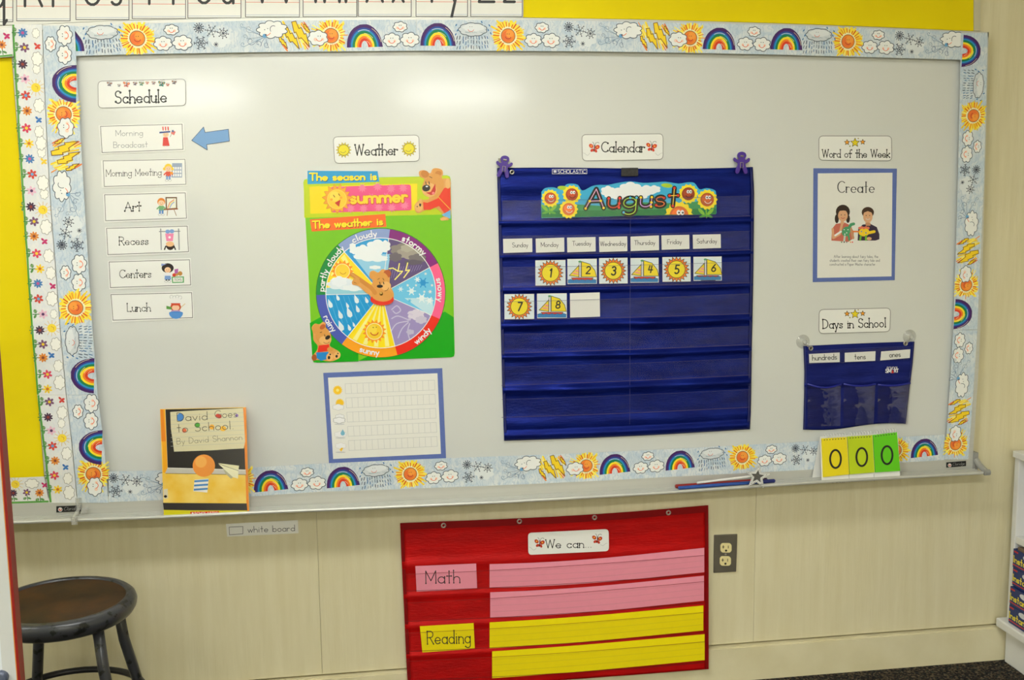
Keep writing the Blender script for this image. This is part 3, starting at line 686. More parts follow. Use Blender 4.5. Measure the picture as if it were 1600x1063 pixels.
def sticker(kind, x, y, ang, parent, s=1):
    if kind not in MOT:
        o = FLW[kind]().build('tmp', lambda x, y, off: Vector((x*U, -off, -y*U)), 0, PRINT(), None, origin=Vector((0, 0, 0))); MOT[kind] = o.data; bpy.data.objects.remove(o)
    nm = 'flower_print' if kind.startswith('flower') else 'butterfly_print' if kind.startswith('butter') else 'cloud_print' if 'cloud' in kind else 'sun_print'
    return motif(kind, x, y, ang, parent, D1+.0009, s, nm)
B_, PY, DK, PK, RD, OR, MG, YL = 'flower_blue flower_purple_yellow flower_dark flower_pink flower_red flower_orange flower_magenta flower_yellow'.split()
for k, x, y in ((B_, 31, 51), (PY, 34, 74), (DK, 31, 100), (PK, 35, 123), (RD, 36, 149), (OR, 38, 173), (MG, 37, 200), (YL, 41, 224), (B_, 42, 248), (RD, 46, 272), (PK, 45, 298), (DK, 44, 323), (PY, 49, 346), (OR, 49, 369), (MG, 53, 396), (YL, 58, 420), (B_, 55, 443), (RD, 56, 467), (PK, 63, 491), (DK, 58, 516), (PY, 63, 538), (OR, 63, 559), (MG, 70, 585), (YL, 70, 608)):
    sticker(k, x, y, PI/2*0-.08, sj, .95)
for k, x, y in ((PY, 73, 628), (DK, 71, 652), (PK, 76, 673), (RD, 78, 697), (OR, 82, 720), (MG, 81, 743), (YL, 86, 765)): sticker(k, x, y, -.1, sk, .95)
for k, x, y, s in (('cloud_outline', 56, 52, .7), ('butterfly_red', 58, 72, .8), ('cloud_outline', 58, 92, 1), ('cloud_outline', 57, 108, .7), ('small_sun', 56, 137, .95), ('cloud_outline', 61, 165, 1), ('butterfly_blue', 60, 187, .8), ('cloud_outline', 61, 206, .85), ('cloud_outline', 64, 224, 1), ('cloud_outline', 65, 238, .8), ('butterfly_yellow', 68, 252, .8), ('cloud_outline', 67, 286, 1.1), ('cloud_outline', 69, 303, .8),
                   ('small_sun', 67, 328, .95), ('cloud_outline', 72, 355, 1.1), ('butterfly_magenta', 69, 377, .8), ('cloud_outline', 76, 400, 1), ('cloud_outline', 79, 427, .95), ('butterfly_magenta', 82, 447, .8), ('cloud_outline', 81, 467, 1.1), ('cloud_outline', 84, 491, .7), ('small_sun', 81, 513, .95), ('cloud_outline', 87, 538, 1), ('butterfly_blue', 80, 555, .8), ('cloud_outline', 91, 572, .9), ('cloud_outline', 93, 598, 1.1)):
    sticker(k, x, y, -.08, sj, s)
for k, x, y, s in (('butterfly_red', 96, 625, .8), ('cloud_outline', 97, 645, 1), ('cloud_outline', 96, 662, .7), ('small_sun', 97, 685, .95), ('cloud_outline', 104, 709, 1), ('butterfly_blue', 102, 730, .8), ('cloud_outline', 106, 748, .9), ('cloud_outline', 108, 770, 1.1)): sticker(k, x, y, -.1, sk, s)
for k, x, y, s, a_ in (('small_sun', 24, 757, .9, 0), ('cloud_outline', 50, 756, 1, 1.5), ('cloud_outline', 2, 758, .8, 1.5), ('butterfly_magenta', 69, 758, .7, 0), (DK, 21, 774, .8, 1.57), (PY, 42, 773, .8, 1.57), (OR, 62, 774, .9, 1.57)): sticker(k, x, y, a_, sl, s)
for k, x, y, s, a_ in (('butterfly_magenta', 10, 56, .8, 0), (OR, 3, 74, .9, 1.57)): sticker(k, x, y, a_, sm, s)
for stp, pts in ((sj, [(interp(FL, y)+1.6, y) for y in xs(38.5, 616.5, 30)]), (sk, [(interp(FL, y)+1.6, y) for y in xs(618, 785, 10)]), (sl, [(-420, 804), (0, 786.3), (76, 784.3)]), (sm, [(-420, 102), (0, 88.5), (20, 86.5)])):
    A = Art(); A.line([(x+random.uniform(-.4, .4), y+random.uniform(-.4, .4)) for x, y in pts], 3, GR, cap=False); A.line([(x+.8, y) for x, y in pts], .9, (120, 185, 90), cap=False)
    A.build('green_edge_print', wallp(0), D1+.0009, PRINT(), stp)
# ================================================================ CARDS ON THE WHITEBOARD
lam = mat('laminated_paper', (236, 236, 232), .3, spec=.5, bump=.25, bscale=25, coat=.35)
DS = DB+.0004
def card(name, pts, label, cat, art=None, group=None, m=None, r=0, d=DS, th=.0008, pm=None, parent=None, edge=None, pl=None, aname='lettering', arts=None):
    q = rrect(pts, r) if r else dens(pts)
    pl = pl or WALL
    o = sheet(name, q, pl, d, th, m or lam, parent)
    if label: tag(o, label, cat, group)
    if edge:
        A = Art(); A.line(q, edge[0], edge[1], closed=True); A.build('printed_outline', pl, d+th+.00002, pm or GLOSSPRINT(), o)
    if art: art.build(aname, pl, d+th+.00006, pm or GLOSSPRINT(), o)
    for nm, a2 in (arts or []): a2.build(nm, pl, d+th+.00005, pm or GLOSSPRINT(), o)
    return o
def butterfly(A, x, y, s=1, c=(215, 60, 40)):
    A.line([(x+1*s, y-3*s), (x+2.5*s, y-8*s), (x+6*s, y-9*s), (x+8*s, y-7.5*s)], .7*s, (90, 90, 90)); A.line([(x, y-3*s), (x-1*s, y-8*s), (x-3*s, y-9.5*s)], .7*s, (90, 90, 90))
    A.circ(x-5*s, y-3*s, 4.2*s, c, ry=3.2*s, rot=.7, n=10); A.circ(x+5*s, y-1*s, 4.4*s, c, ry=3.4*s, rot=-.6, n=10); A.circ(x-3.4*s, y+4*s, 3.3*s, c, ry=2.4*s, rot=-.6, n=10); A.circ(x+2.5*s, y+5*s, 3.2*s, c, ry=2.2*s, rot=1, n=10)
    A.circ(x-5*s, y-3*s, 1.5*s, (245, 170, 60), n=8); A.circ(x+5*s, y-1*s, 1.5*s, (245, 170, 60), n=8); A.line([(x+1*s, y-4*s), (x-.5*s, y+6*s)], 1.5*s, (70, 30, 25))
def five(A, x, y, r, col, oc=(90, 80, 40)): A.star(x, y, r*.45, r, 5, col, oc, .8, ph=-PI/2+PI/5)
OC = (.9, (120, 120, 118))
# Schedule title
A = Art(); A.text('Schedule', 180, 161.5, 19, 80, (38, 38, 40), .098, dots=.1, ang=-.025)
B = Art()
for x, y, s, c in ((171, 132, .8, (120, 115, 130)), (186, 134.5, .5, (130, 140, 150)), (197.5, 132.5, 1, (210, 120, 110)), (211, 131.5, .65, (120, 105, 120)), (221, 131.5, .75, (90, 150, 130)), (230, 130.5, .5, (210, 130, 120)), (240, 130.5, .6, (150, 130, 140)), (252.5, 131.5, 1, (40, 125, 115)), (262, 133.5, .5, (190, 90, 85)), (272, 129.5, .7, (95, 90, 105))):
    butterfly(B, x, y-1, s*.62, c)
card('title_card', [(153, 127), (290, 123.5), (290.5, 165), (153.5, 169)], 'white title card reading Schedule with a row of tiny butterflies, top left of the board', 'sign', A, r=7, edge=OC, group='white title cards', arts=[('butterfly_print', B)])
A = Art(); A.text('Weather', 555, 243, 16.5, 66, (38, 38, 40), .098, dots=.1, ang=-.02)
WS = []
for x, y in ((537, 234.5), (639, 232.5)):
    B = Art(); WS.append(('sun_print', B)); B.star(x, y, 8.5, 12, 14, (235, 215, 60), (150, 130, 60), .6); B.circ(x, y, 9, (238, 222, 30)); B.ring(x, y, 8.5, .9, (120, 110, 40)); B.line(arc(x-1, y, 4.5, 4.5, 20, 150), .8, (150, 140, 50))
card('title_card', [(520.5, 214), (654.5, 211), (655.5, 252), (523, 255.5)], 'white title card reading Weather with a yellow sun at each end', 'sign', A, r=7, edge=OC, group='white title cards', arts=WS)
A = Art(); A.text('Calendar', 940, 237.5, 15.5, 67, (38, 38, 40), .098, dots=.1)
B = Art(); C2 = Art(); butterfly(B, 928.5, 231, .95); butterfly(C2, 1018, 229.5, .95)
for x0, sg, q in ((922, -1, B), (1024, 1, C2)): q.line(cr([(x0, 239), (x0+sg*4, 243), (x0+sg*8, 240), (x0+sg*11, 239)], 4), .5, (190, 190, 190))
card('title_card', [(909, 210.5), (1036, 209), (1036, 249.5), (910, 251.5)], 'white title card reading Calendar with a red butterfly at each end', 'sign', A, r=7, edge=OC, group='white title cards', arts=[('butterfly_print', B), ('butterfly_print', C2)])
def stars3(A, x, y):
    five(A, x, y, 7.2, (238, 215, 30)); five(A, x-12.5, y-.5, 4.4, (245, 160, 40)); five(A, x+12, y-1, 4.2, (245, 160, 40)); A.circ(x-8, y+5.5, 1.2, (150, 150, 60), n=6); A.circ(x+5, y-6.5, 1, (150, 120, 60), n=6)
A = Art(); A.text('Word of the Week', 1285, 246, 12, 105, (38, 38, 40), .098, dots=.1)
B = Art(); stars3(B, 1336, 223)
card('title_card', [(1279.5, 212.5), (1393, 212.5), (1393.5, 251.5), (1279.5, 250.5)], 'white title card reading Word of the Week with three stars', 'sign', A, r=7, edge=OC, group='white title cards', arts=[('star_print', B)])
A = Art(); A.text('Days in School', 1286, 513.5, 14, 98, (38, 38, 40), .098, dots=.1, ang=-.025)
B = Art(); stars3(B, 1336, 491)
card('title_card', [(1280, 484), (1391.5, 481.5), (1390.5, 518.5), (1279.5, 521.5)], 'white title card reading Days in School with three stars', 'sign', A, r=7, edge=OC, group='white title cards', arts=[('star_print', B)])
# schedule cards
SK, WH = (245, 205, 165), (240, 240, 238)
def kid(A, x, y, s, hair, top, legs, long=False):
    A.circ(x, y-8*s, 6.2*s, hair, n=14)
    if long: A.circ(x-6*s, y-6*s, 2.6*s, hair, n=8); A.circ(x+6*s, y-6*s, 2.6*s, hair, n=8)
    A.poly([(x-3.2*s, y-2*s), (x+3.2*s, y-2*s), (x+4.2*s, y+6*s), (x-4.2*s, y+6*s)], top); A.line([(x-3*s, y-.5*s), (x-6.5*s, y+3*s)], 2.2*s, top); A.line([(x+3*s, y-.5*s), (x+6.5*s, y+2.5*s)], 2.2*s, top)
    A.circ(x, y-6*s, 5*s, SK, ry=4.4*s, n=14); A.circ(x-1.8*s, y-6.5*s, .5*s, K, n=5); A.circ(x+1.8*s, y-6.5*s, .5*s, K, n=5); A.line(arc(x, y-5.2*s, 2*s, 1.4*s, 20, 160), .4, (190, 90, 70))
    A.line([(x-2*s, y+6*s), (x-2*s, y+10*s)], 3*s, legs); A.line([(x+2*s, y+6*s), (x+2*s, y+10*s)], 3*s, legs); A.circ(x-2.6*s, y+12*s, 2.6*s, WH, ry=1.6*s, n=8); A.circ(x+2.6*s, y+12*s, 2.6*s, WH, ry=1.6*s, n=8); A.ring(x-2.6*s, y+12*s, 2.4*s, .35, (130, 130, 130), ry=1.5*s, n=8); A.ring(x+2.6*s, y+12*s, 2.4*s, .35, (130, 130, 130), ry=1.5*s, n=8)
def pic_uncle():
    A = Art(); x, y = 259, 217; kid(A, x, y-1, .95, (240, 240, 240), (240, 240, 238), (215, 50, 45)); A.poly([(255, 214.5), (262, 214.5), (265, 228), (254, 228)], (220, 50, 45)); A.poly([(253, 206), (265, 205.5), (263, 197.5), (253.5, 198)], (240, 240, 238))
    for k in range(3): A.poly([(253.5+k*4, 198), (255.5+k*4, 198), (255.8+k*4, 204), (254+k*4, 204)], (220, 60, 50))
    A.poly([(249, 206), (266, 204.5), (266, 207), (249, 208.5)], (50, 70, 140)); A.line([(266, 214), (271, 203)], .6, (110, 90, 70)); A.poly([(269, 203), (274.5, 206), (272, 211.5), (267, 208.5)], (225, 120, 110)); A.poly([(269, 203), (272, 204.5), (271, 207), (268, 206)], (70, 90, 150)); return A
def pic_meeting():
    A = Art(); A.poly([(269, 255), (284.5, 255), (284.5, 277.5), (268, 277.5)], (150, 165, 190))
    for r in range(3):
        for c in range(4): x, y = 270+c*3.6, 261+r*5.4; A.poly([(x, y), (x+2.6, y), (x+2.6, y+4), (x, y+4)], (240, 240, 240))
    kid(A, 263, 270, 1.0, (242, 200, 40), (215, 70, 45), (120, 160, 210), True); A.circ(268, 270.5, 2.4, (240, 150, 40), n=8); return A
def pic_art():
    A = Art(); A.poly([(258.5, 308), (276.5, 308), (277, 327), (259, 328)], (110, 80, 50)); A.poly([(260.5, 310), (275, 310), (275, 325), (261, 326)], (240, 240, 225))
    for k, c in enumerate([(225, 110, 100), (240, 220, 110), (120, 150, 215)]): A.line([(262+k*1.6, 325), (265+k*1.6, 317+k), (272, 312+k*2)], 1.2, c)
    A.poly([(256, 326), (278, 325.5), (278, 327.5), (256, 328.5)], (150, 80, 45)); A.line([(262, 328), (261, 337)], 1, (150, 110, 70)); A.line([(272, 328), (275.5, 337)], 1, (150, 110, 70))
    kid(A, 252, 323.5, 1, (225, 130, 40), (120, 175, 120), (95, 140, 200)); return A
def pic_recess():
    A = Art()
    for x in (251, 279): A.line([(x, 358), (x+1, 390)], 2, (160, 162, 165))
    A.line([(249, 362), (281, 361.5)], 1.4, (140, 142, 146)); A.circ(262, 362, 3.8, (130, 165, 220), ry=3.2, n=10); A.circ(268.5, 361.5, 3.8, (130, 165, 220), ry=3.2, n=10)
    A.poly([(258, 365), (271.5, 365), (270, 377), (260, 377)], (240, 140, 180)); A.circ(265, 371, 2, (250, 240, 245), n=8); A.circ(266, 384.5, 6.5, (50, 35, 32), n=12); A.circ(265.5, 381.5, 6.5, (240, 190, 140), ry=4.2, n=12); A.line([(259, 385), (257, 390)], 2, (50, 35, 32)); A.line([(272, 385), (274, 390)], 2, (50, 35, 32)); return A
def pic_centers():
    A = Art()
    A.circ(262, 419, 9.5, (45, 38, 40), ry=7.5, n=16); kid(A, 262, 428, 1, (45, 38, 40), (235, 235, 240), (60, 50, 48)); A.poly([(257.5, 431), (266.5, 431), (267.5, 437), (257, 437)], (125, 160, 215)); A.poly([(252, 412), (260, 413), (252, 416)], (130, 150, 210))
    A.circ(276, 428, 3.5, (200, 150, 80), n=10); A.circ(281.5, 427.5, 3.6, (190, 135, 70), n=10); A.circ(272, 430, 3, (220, 70, 50), n=8); A.poly([(272.5, 421), (278.5, 420), (278, 427), (273, 428)], (180, 100, 170))
    A.poly([(268, 432.5), (287.5, 432), (287.5, 442), (269, 442.5)], (100, 170, 110)); A.poly([(270, 434), (285.5, 433.7), (285.5, 440.5), (270.5, 440.8)], (235, 235, 228)); A.text('TOYS', 272.5, 439, 3.4, 11, (90, 120, 90), .16); return A
def pic_lunch():
    A = Art(); A.line([(280, 483), (289, 475)], 1.4, (220, 200, 160)); A.circ(274.5, 480, 8.5, (195, 80, 45), ry=7, n=14); A.circ(274.5, 481, 6, (245, 200, 165), ry=4.6, n=14); A.poly([(267, 474), (282, 474), (281, 477.5), (268, 477.5)], (205, 75, 45))
    for k in range(4): A.circ(268+k*4.5, 464+(k % 2), 2.9, (238, 238, 236), n=10); A.ring(268+k*4.5, 464+(k % 2), 2.7, .4, (150, 150, 150), n=10)
    A.poly([(267, 466), (282, 466), (281, 474), (268, 474)], (238, 238, 236)); A.poly([(268, 485), (281, 485), (284, 492), (265, 492)], (190, 150, 200)); A.poly([(260, 478), (268, 480), (268, 484), (260, 483)], (90, 150, 70))
    A.circ(275, 489, 11, (75, 135, 205), ry=2.4, n=14); A.poly([(264, 489)]+[(275+11*math.cos(t), 489+9.5*math.sin(t)) for t in [PI-PI*k/10 for k in range(11)]], (85, 145, 215)); return A
def sched(pts, inner, words, pic, label, pcol=(60, 60, 62), wt=.075, dots=.08, pname='picture'):
    A = Art(); A.line(inner, .9, (90, 90, 92), closed=True); B = Art()
    for t, x, y, h, wd, c in words: B.text(t, x, y, h, wd, c, wt, dots=dots, ang=-.02)
    card('schedule_card', pts, label, 'sign', B, group='schedule cards in the left column', arts=[('printed_frame', A), (pname, pic)])
GY = (105, 108, 112)
sched([(154, 196), (287.5, 192.5), (289, 236), (158, 241)], [(157, 197.5), (284.5, 194), (286, 233.5), (159.5, 238.5)], [('Morning', 181, 212.5, 9, 42, (135, 138, 142)), ('Broadcast', 177.5, 231, 9, 53, (135, 138, 142))], pic_uncle(), 'white schedule card reading Morning Broadcast, first below the Schedule title', wt=.08, dots=.05)
sched([(158, 251), (291, 247.5), (293, 290.5), (159, 294)], [(161, 251.5), (289, 249), (290.5, 288), (163, 291.5)], [('Morning Meeting', 166, 275.5, 10.5, 86, (60, 60, 62))], pic_meeting(), 'white schedule card reading Morning Meeting with a picture of a blonde girl')
sched([(161, 303), (291.5, 299), (293.5, 344), (163, 348)], [(163.5, 304.5), (289.5, 301.5), (291.5, 341), (165, 345)], [('Art', 195, 330, 14, 25, K)], pic_art(), 'white schedule card reading Art with a child at an easel', dots=.1)
sched([(164, 355.5), (294.5, 352), (296, 396), (167, 401)], [(166.5, 357), (292.5, 353.5), (294.5, 393.5), (168.5, 398)], [('Recess', 186.5, 383, 12.5, 45, K)], pic_recess(), 'white schedule card reading Recess with a child hanging from a bar', dots=.09)
sched([(168.5, 408), (298, 403.5), (299.5, 447.5), (170.5, 452.5)], [(170.5, 409.5), (296, 406), (298, 445.5), (172.5, 449.5)], [('Centers', 187, 434.5, 12.5, 49, K)], pic_centers(), 'white schedule card reading Centers with a child beside a toy box', dots=.09)
sched([(172.5, 459), (301, 455.5), (303, 498.5), (175, 503.5)], [(173.5, 460.5), (299.5, 457.5), (301, 496.5), (176.5, 500.5)], [('Lunch', 199, 487, 12.5, 36, K)], pic_lunch(), 'white schedule card reading Lunch with a cook in a blue bowl, lowest of the column', dots=.09)
ar = [(299.5, 219.5), (318, 198.5), (320.5, 207), (357, 202), (358.5, 220.5), (323, 226), (324, 234.5)]
o = sheet('arrow_sign', [(x+(x-325)*.02, y+(y-215)*.03) for x, y in ar], wallp(0), DS, .0008, lam)
tag(o, 'blue paper arrow pointing left at the Morning Broadcast card', 'arrow')
A = Art(); A.poly(ar, (112, 160, 212)); A.line(ar, .9, (60, 80, 110), closed=True); A.build('arrow_print', wallp(0), DS+.0009, GLOSSPRINT(), o)
# ================================================================ WEATHER WHEEL CHART
cp = [(475, 279), (704.5, 274)]
body = [(474, 285), (475.5, 281), (480, 279.5), (650, 276), (698, 274), (703, 276), (704, 281), (707, 400), (710.5, 552), (709.5, 557), (705, 558.5), (600, 562.5), (496, 567), (490, 566.5), (488, 561), (482, 430)]
wc = empty('weather_chart', P(592, 420, DS))
tag(wc, 'green cardboard weather wheel chart saying the season is summer, below the Weather card', 'chart')
bd = sheet('chart_card', body, wallp(0), DS, .0012, mat('chart_card_green', (120, 200, 0), .35), wc)
A = Art()
A.poly([(474.5, 285), (476, 281.5), (480, 280), (650, 276.5), (698, 274.5), (703, 277), (704, 282), (705, 335), (475.5, 340.5)], (196, 214, 10))
A.poly([(483.5, 292), (652, 287), (652, 329), (485, 334)], (250, 226, 0))
A.poly([(483.5, 292), (500, 291), (508, 333.5), (485, 334)], (255, 222, 0))
A.build('background_print', wallp(0), DS+.00125, GLOSSPRINT(), bd); A = Art()
hl = [(484, 505), (500, 496), (525, 489), (560, 490), (560, 565), (496, 567), (490, 566), (488.5, 561)]
A.poly(hl, (0, 170, 12)); A.build('hill_print', wallp(0), DS+.00125, GLOSSPRINT(), bd); A = Art(); A.poly([(640, 520), (670, 500), (695, 487), (709, 496), (710.3, 552), (709, 557), (705, 558.3), (560, 564), (600, 545)], (0, 170, 12))
A.build('hill_print', wallp(0), DS+.00130, GLOSSPRINT(), bd)
wh = Art(); CX, CY = 595, 458; RO, RI = 100.5, 86
bnd = [math.atan2(y-459, x-596.5) for x, y in ((538.7, 394), (609, 373), (671, 420), (674.6, 493.4), (618.6, 541.8), (545, 526.7), (508, 461.8))]
RC = [(140, 162, 214), (135, 22, 128), (255, 98, 150), (240, 40, 22), (255, 166, 24), (72, 90, 186), (0, 142, 62)]
IC = [(50, 160, 222), (96, 78, 130), (110, 200, 240), (160, 145, 200), (255, 226, 20), (10, 155, 222), (255, 224, 40)]
wh.circ(CX, CY, RO+1, (40, 110, 30), n=64)
def sect(A, i, r0, r1, col, cx=CX, cy=CY):
    a0, a1 = bnd[i], bnd[(i+1) % 7]
    while a1 < a0: a1 += 2*PI
    n = 14; pts = [(cx+r1*math.cos(a0+(a1-a0)*k/n), cy+r1*math.sin(a0+(a1-a0)*k/n)) for k in range(n+1)]
    pts += [(cx+r0*math.cos(a1-(a1-a0)*k/n), cy+r0*math.sin(a1-(a1-a0)*k/n)) for k in range(n+1)] if r0 > 0 else [(596, 459)]
    A.poly(pts, col, layer=A.lay)
for i in range(7): sect(wh, i, RI, RO, RC[i])
wh.lay += 1
for i in range(7): sect(wh, i, 0, RI, IC[i])
wh.lay += 1
# cloudy
wh.poly([(551, 399), (610, 397), (605, 430), (596, 458)], (150, 208, 238)); 
for x, y, rx, ry in ((575, 398, 23, 10), (590, 386, 17, 11), (567, 392, 12, 9), (602, 385, 8, 9), (553, 391, 7, 6), (590, 404, 16, 5), (586, 418, 9, 3), (551, 384, 5, 4)): wh.cloud(x, y, rx, ry, (240, 246, 250), n=6)
# stormy
for x, y, rx, ry, c in ((628, 390, 18, 9, (140, 132, 128)), (640, 396, 20, 9, (165, 156, 146)), (652, 404, 14, 7, (120, 112, 118)), (618, 402, 10, 7, (110, 102, 112)), (636, 388, 10, 6, (178, 170, 158)), (646, 410, 14, 4, (96, 88, 104))): wh.cloud(x, y, rx, ry, c, n=6)
for k in range(13): x = 611+k*4; wh.line([(x, 418-k*.3), (x-4, 436-k*1.2)], .6, (150, 138, 190), inc=False)
wh.lay += 1
for pts in ([(624, 412), (622, 424), (629, 424), (617, 437)], [(637, 411), (634, 423), (640, 422), (631, 434)], [(608, 420), (614, 419), (622, 424)]): wh.line(pts, 1.8, (250, 238, 130))
# snowy
wh.poly([(632, 466), (676, 466), (677, 480), (672.5, 494)], (196, 230, 244))
for x, y, r, c in ((661, 442, 8, (30, 150, 220)), (643, 455, 6.5, (225, 242, 250)), (652, 437, 4.5, (230, 245, 250)), (659, 466, 7.5, (232, 244, 250)), (671, 470, 6, (238, 246, 250)), (626, 452, 4, (220, 240, 250)), (640, 470, 3, (90, 190, 230)), (665, 428, 1.8, WH), (637, 446, 1.8, WH), (675, 446, 1.6, WH), (672, 456, 2.8, WH), (663, 456, 1.6, WH), (650, 446, 1.4, WH)):
    wh.circ(x, y, r*.6, c, n=8)
    for k in range(6): t = PI*k/3; wh.line([(x, y), (x+r*math.cos(t), y+r*math.sin(t))], max(.8, r*.22), c, inc=False)
    wh.lay += 1
# windy
wh.cloud(650, 492, 13, 8, (222, 214, 232), n=6); wh.cloud(658, 500, 9, 6, (206, 198, 222), n=6); wh.circ(640, 499, 2.2, (200, 190, 220)); wh.line([(638, 490), (644, 492)], 3, (214, 204, 228))
for pts in ([(638, 500), (622, 494), (612, 498)], [(638, 502), (620, 506), (611, 518)], [(638, 504), (628, 514), (622, 528)], [(640, 506), (637, 518), (640, 530)], [(612, 484), (620, 478), (626, 485), (619, 490), (614, 486)]): wh.line(cr(pts, 4), 1.6, (205, 198, 225))
wh.cloud(641, 519, 6, 4, (196, 188, 216), n=5)
# sunny
for a in (83, 95, 107, 119):
    t = math.radians(a); wh.poly([(596, 462), (595+84*math.cos(t-.04), 458+84*math.sin(t-.04)), (595+84*math.cos(t+.04), 458+84*math.sin(t+.04))], (255, 244, 150), layer=wh.lay)
wh.lay += 1
wh.star(585, 518, 14, 19, 16, (250, 150, 30)); wh.circ(585, 518, 13.2, (255, 240, 170)); wh.circ(585, 518, 12, (250, 205, 40)); wh.circ(582, 515, 7, (252, 218, 70)); wh.line(arc(585, 519, 6, 5, 10, 170), 1.4, (200, 60, 30)); wh.circ(583, 512, .9, K, n=6); wh.circ(588, 511.5, .9, K, n=6)
# rainy
for k in range(11): x = 514+k*7.5; wh.line([(x, 463), (x+14, 463+min(42, 58-k*5.2))], .6, (90, 190, 235), inc=False)
wh.lay += 1
for x, y, s in ((528, 466, .8), (516, 476, 1.1), (557, 469, 1.1), (573, 470, .8), (543, 478, .7), (532, 493, 1.1), (546, 490, 1.3), (559, 484, .9), (533, 511, 1.3), (546, 513, .8), (553, 508, .6)):
    wh.poly([(x-3*s, y-8*s), (x+3*s, y-1*s), (x+3.6*s, y+3*s), (x+1*s, y+5*s), (x-2*s, y+3.5*s), (x-3*s, y)], (225, 240, 248), layer=wh.lay)
wh.lay += 1
# partly cloudy
for a in (188, 202, 214, 224): t = math.radians(a); wh.poly([(560, 440), (595+83*math.cos(t-.05), 458+83*math.sin(t-.05)), (595+83*math.cos(t+.05), 458+83*math.sin(t+.05))], (255, 246, 140))
wh.star(535, 424, 13, 18, 14, (250, 150, 30)); wh.circ(535, 424, 12, (255, 240, 170)); wh.circ(535, 424, 11, (252, 212, 60)); wh.line(arc(536, 425, 4.5, 3.5, 10, 170), .8, (200, 120, 30))
wh.poly([(508.5, 450), (570, 448), (592, 459), (508.5, 461)], (150, 208, 225)); wh.cloud(535, 444, 24, 9, (228, 238, 246), n=7); wh.cloud(553, 450, 18, 5, (238, 244, 248), n=6); wh.cloud(530, 440, 12, 8, (238, 244, 250), n=6)
for i in range(7): t = bnd[i]; wh.line([(596.5, 459), (CX+RO*.857*math.cos(t), CY+RO*.857*math.sin(t))], 1, (245, 245, 245), inc=False)
wh.lay += 1
wh.ring(CX, CY, RI, 1.1, (245, 245, 245), n=64)
WT = (240, 240, 244)
wh.arctext('cloudy', CX-.5, CY, 89, -106, 9.5, 11, WT, .18); wh.arctext('stormy', CX, CY, 88.5, -55, 9.5, 11, WT, .2)
wh.arctext('snowy', CX, CY, 89.5, -3, 9.5, 11, WT, .18); wh.arctext('windy', CX, CY, 98, 46, 9.5, 10.5, WT, .18, flip=True)
wh.arctext('sunny', CX, CY, 97, 101, 9.5, 10.5, WT, .18, flip=True); wh.arctext('rainy', CX, CY, 97, 149, 9.5, 10.5, WT, .18, flip=True); wh.arctext('partly cloudy', CX, CY, 89, 206, 9.5, 10.2, WT, .18)
wh.build('weather_wheel_print', wallp(0), DS+.0015, GLOSSPRINT(), bd, step=1e-5)
# banners
def banner(pts, t, x, y, h, wd, bg, fg, name, ang, off=.0016, xh=1):
    s = sheet(name, pts, wallp(0), DS, off, mat('ink_'+name, bg, .35), wc); A = Art(); A.text(t, x+.7, y+.9, h, wd, tuple(int(c*.6) for c in bg), .24, ang=ang, jit=.02); A.text(t, x, y, h, wd, fg, .22, ang=ang)
    A.build('lettering', wallp(0), DS+off+.0001, GLOSSPRINT(), s)
banner([(480.5, 267), (590, 267.5), (593, 284), (480.5, 288)], 'The season is', 484, 282, 11, 104, (30, 160, 215), (252, 228, 40), 'season_banner', -.012)
banner([(484, 343), (602, 334.5), (604, 354.5), (487, 362)], 'The weather is', 489, 357, 11, 109, (252, 110, 20), (252, 228, 40), 'weather_banner', -.055)
ss = sheet('season_tile', rrect([(517, 292), (642, 288.5), (643, 328.5), (517, 332)], 4), wallp(0), DS+.0012, .0014, mat('pink_tile', (242, 84, 140), .35, spec=.5), wc)
A = Art()
for x, y in ((532, 298), (548, 326), (566, 294), (590, 292), (611, 295), (630, 294), (568, 326), (592, 324), (612, 325), (632, 321), (603, 308), (580, 309)): A.star(x, y, 4, 7.5, 9, (250, 130, 168))
A.text('summer', 548.4, 318, 19, 88, (222, 96, 50), .31, ang=-.03); A.text('summer', 548, 317.5, 19, 88, (253, 214, 50), .2, ang=-.03)
A.star(527, 311, 17, 23, 15, (248, 168, 50), (220, 120, 40), .5, jit=.06); A.circ(526.5, 311.5, 15.5, (252, 220, 90)); A.circ(526.5, 311.5, 14.6, (253, 205, 55)); A.circ(523, 307, 8, (254, 220, 80))
A.poly([(523, 317), (532, 312), (530, 323), (527, 321)], (200, 50, 40)); A.line([(521, 305), (523, 308)], 1.2, (140, 80, 30)); A.line([(529, 303), (531, 306)], 1.2, (140, 80, 30)); A.circ(518, 312, 2, (250, 170, 50)); A.circ(533, 309, 2, (250, 170, 50))
A.build('lettering', wallp(0), DS+.0027, GLOSSPRINT(), ss)
# bears
BR, BD, BL = (226, 158, 76), (196, 120, 44), (240, 184, 110)
bt = sheet('bear_cutout', cr([(656, 276), (655, 268), (663, 266), (672, 271), (676, 264), (684, 263), (691, 266), (692, 273), (689, 279), (699, 279), (703, 281), (704, 300), (704, 340), (690, 344), (688, 341), (693, 337), (680, 325), (664, 329), (654, 333), (649, 330), (648, 320), (656, 313), (668, 312), (670, 308), (660, 300), (660, 290), (663, 280)], 3, True), wallp(0), DS+.001, .0012, mat('bear_card', BR, .35), wc)
A = Art()
A.poly([(668, 317), (684, 310), (694, 294), (703.5, 292), (704.3, 326), (697, 337), (686, 322), (672, 328), (662, 328), (661, 316)], (238, 52, 26)); A.line([(685, 308), (703, 327)], 1, (250, 190, 60))
A.circ(664, 272, 6.5, (205, 128, 50), ry=5.5, rot=.5); A.circ(683.5, 269, 8, BR, ry=6, rot=.2); A.circ(685, 271, 5, (205, 128, 50), ry=4)
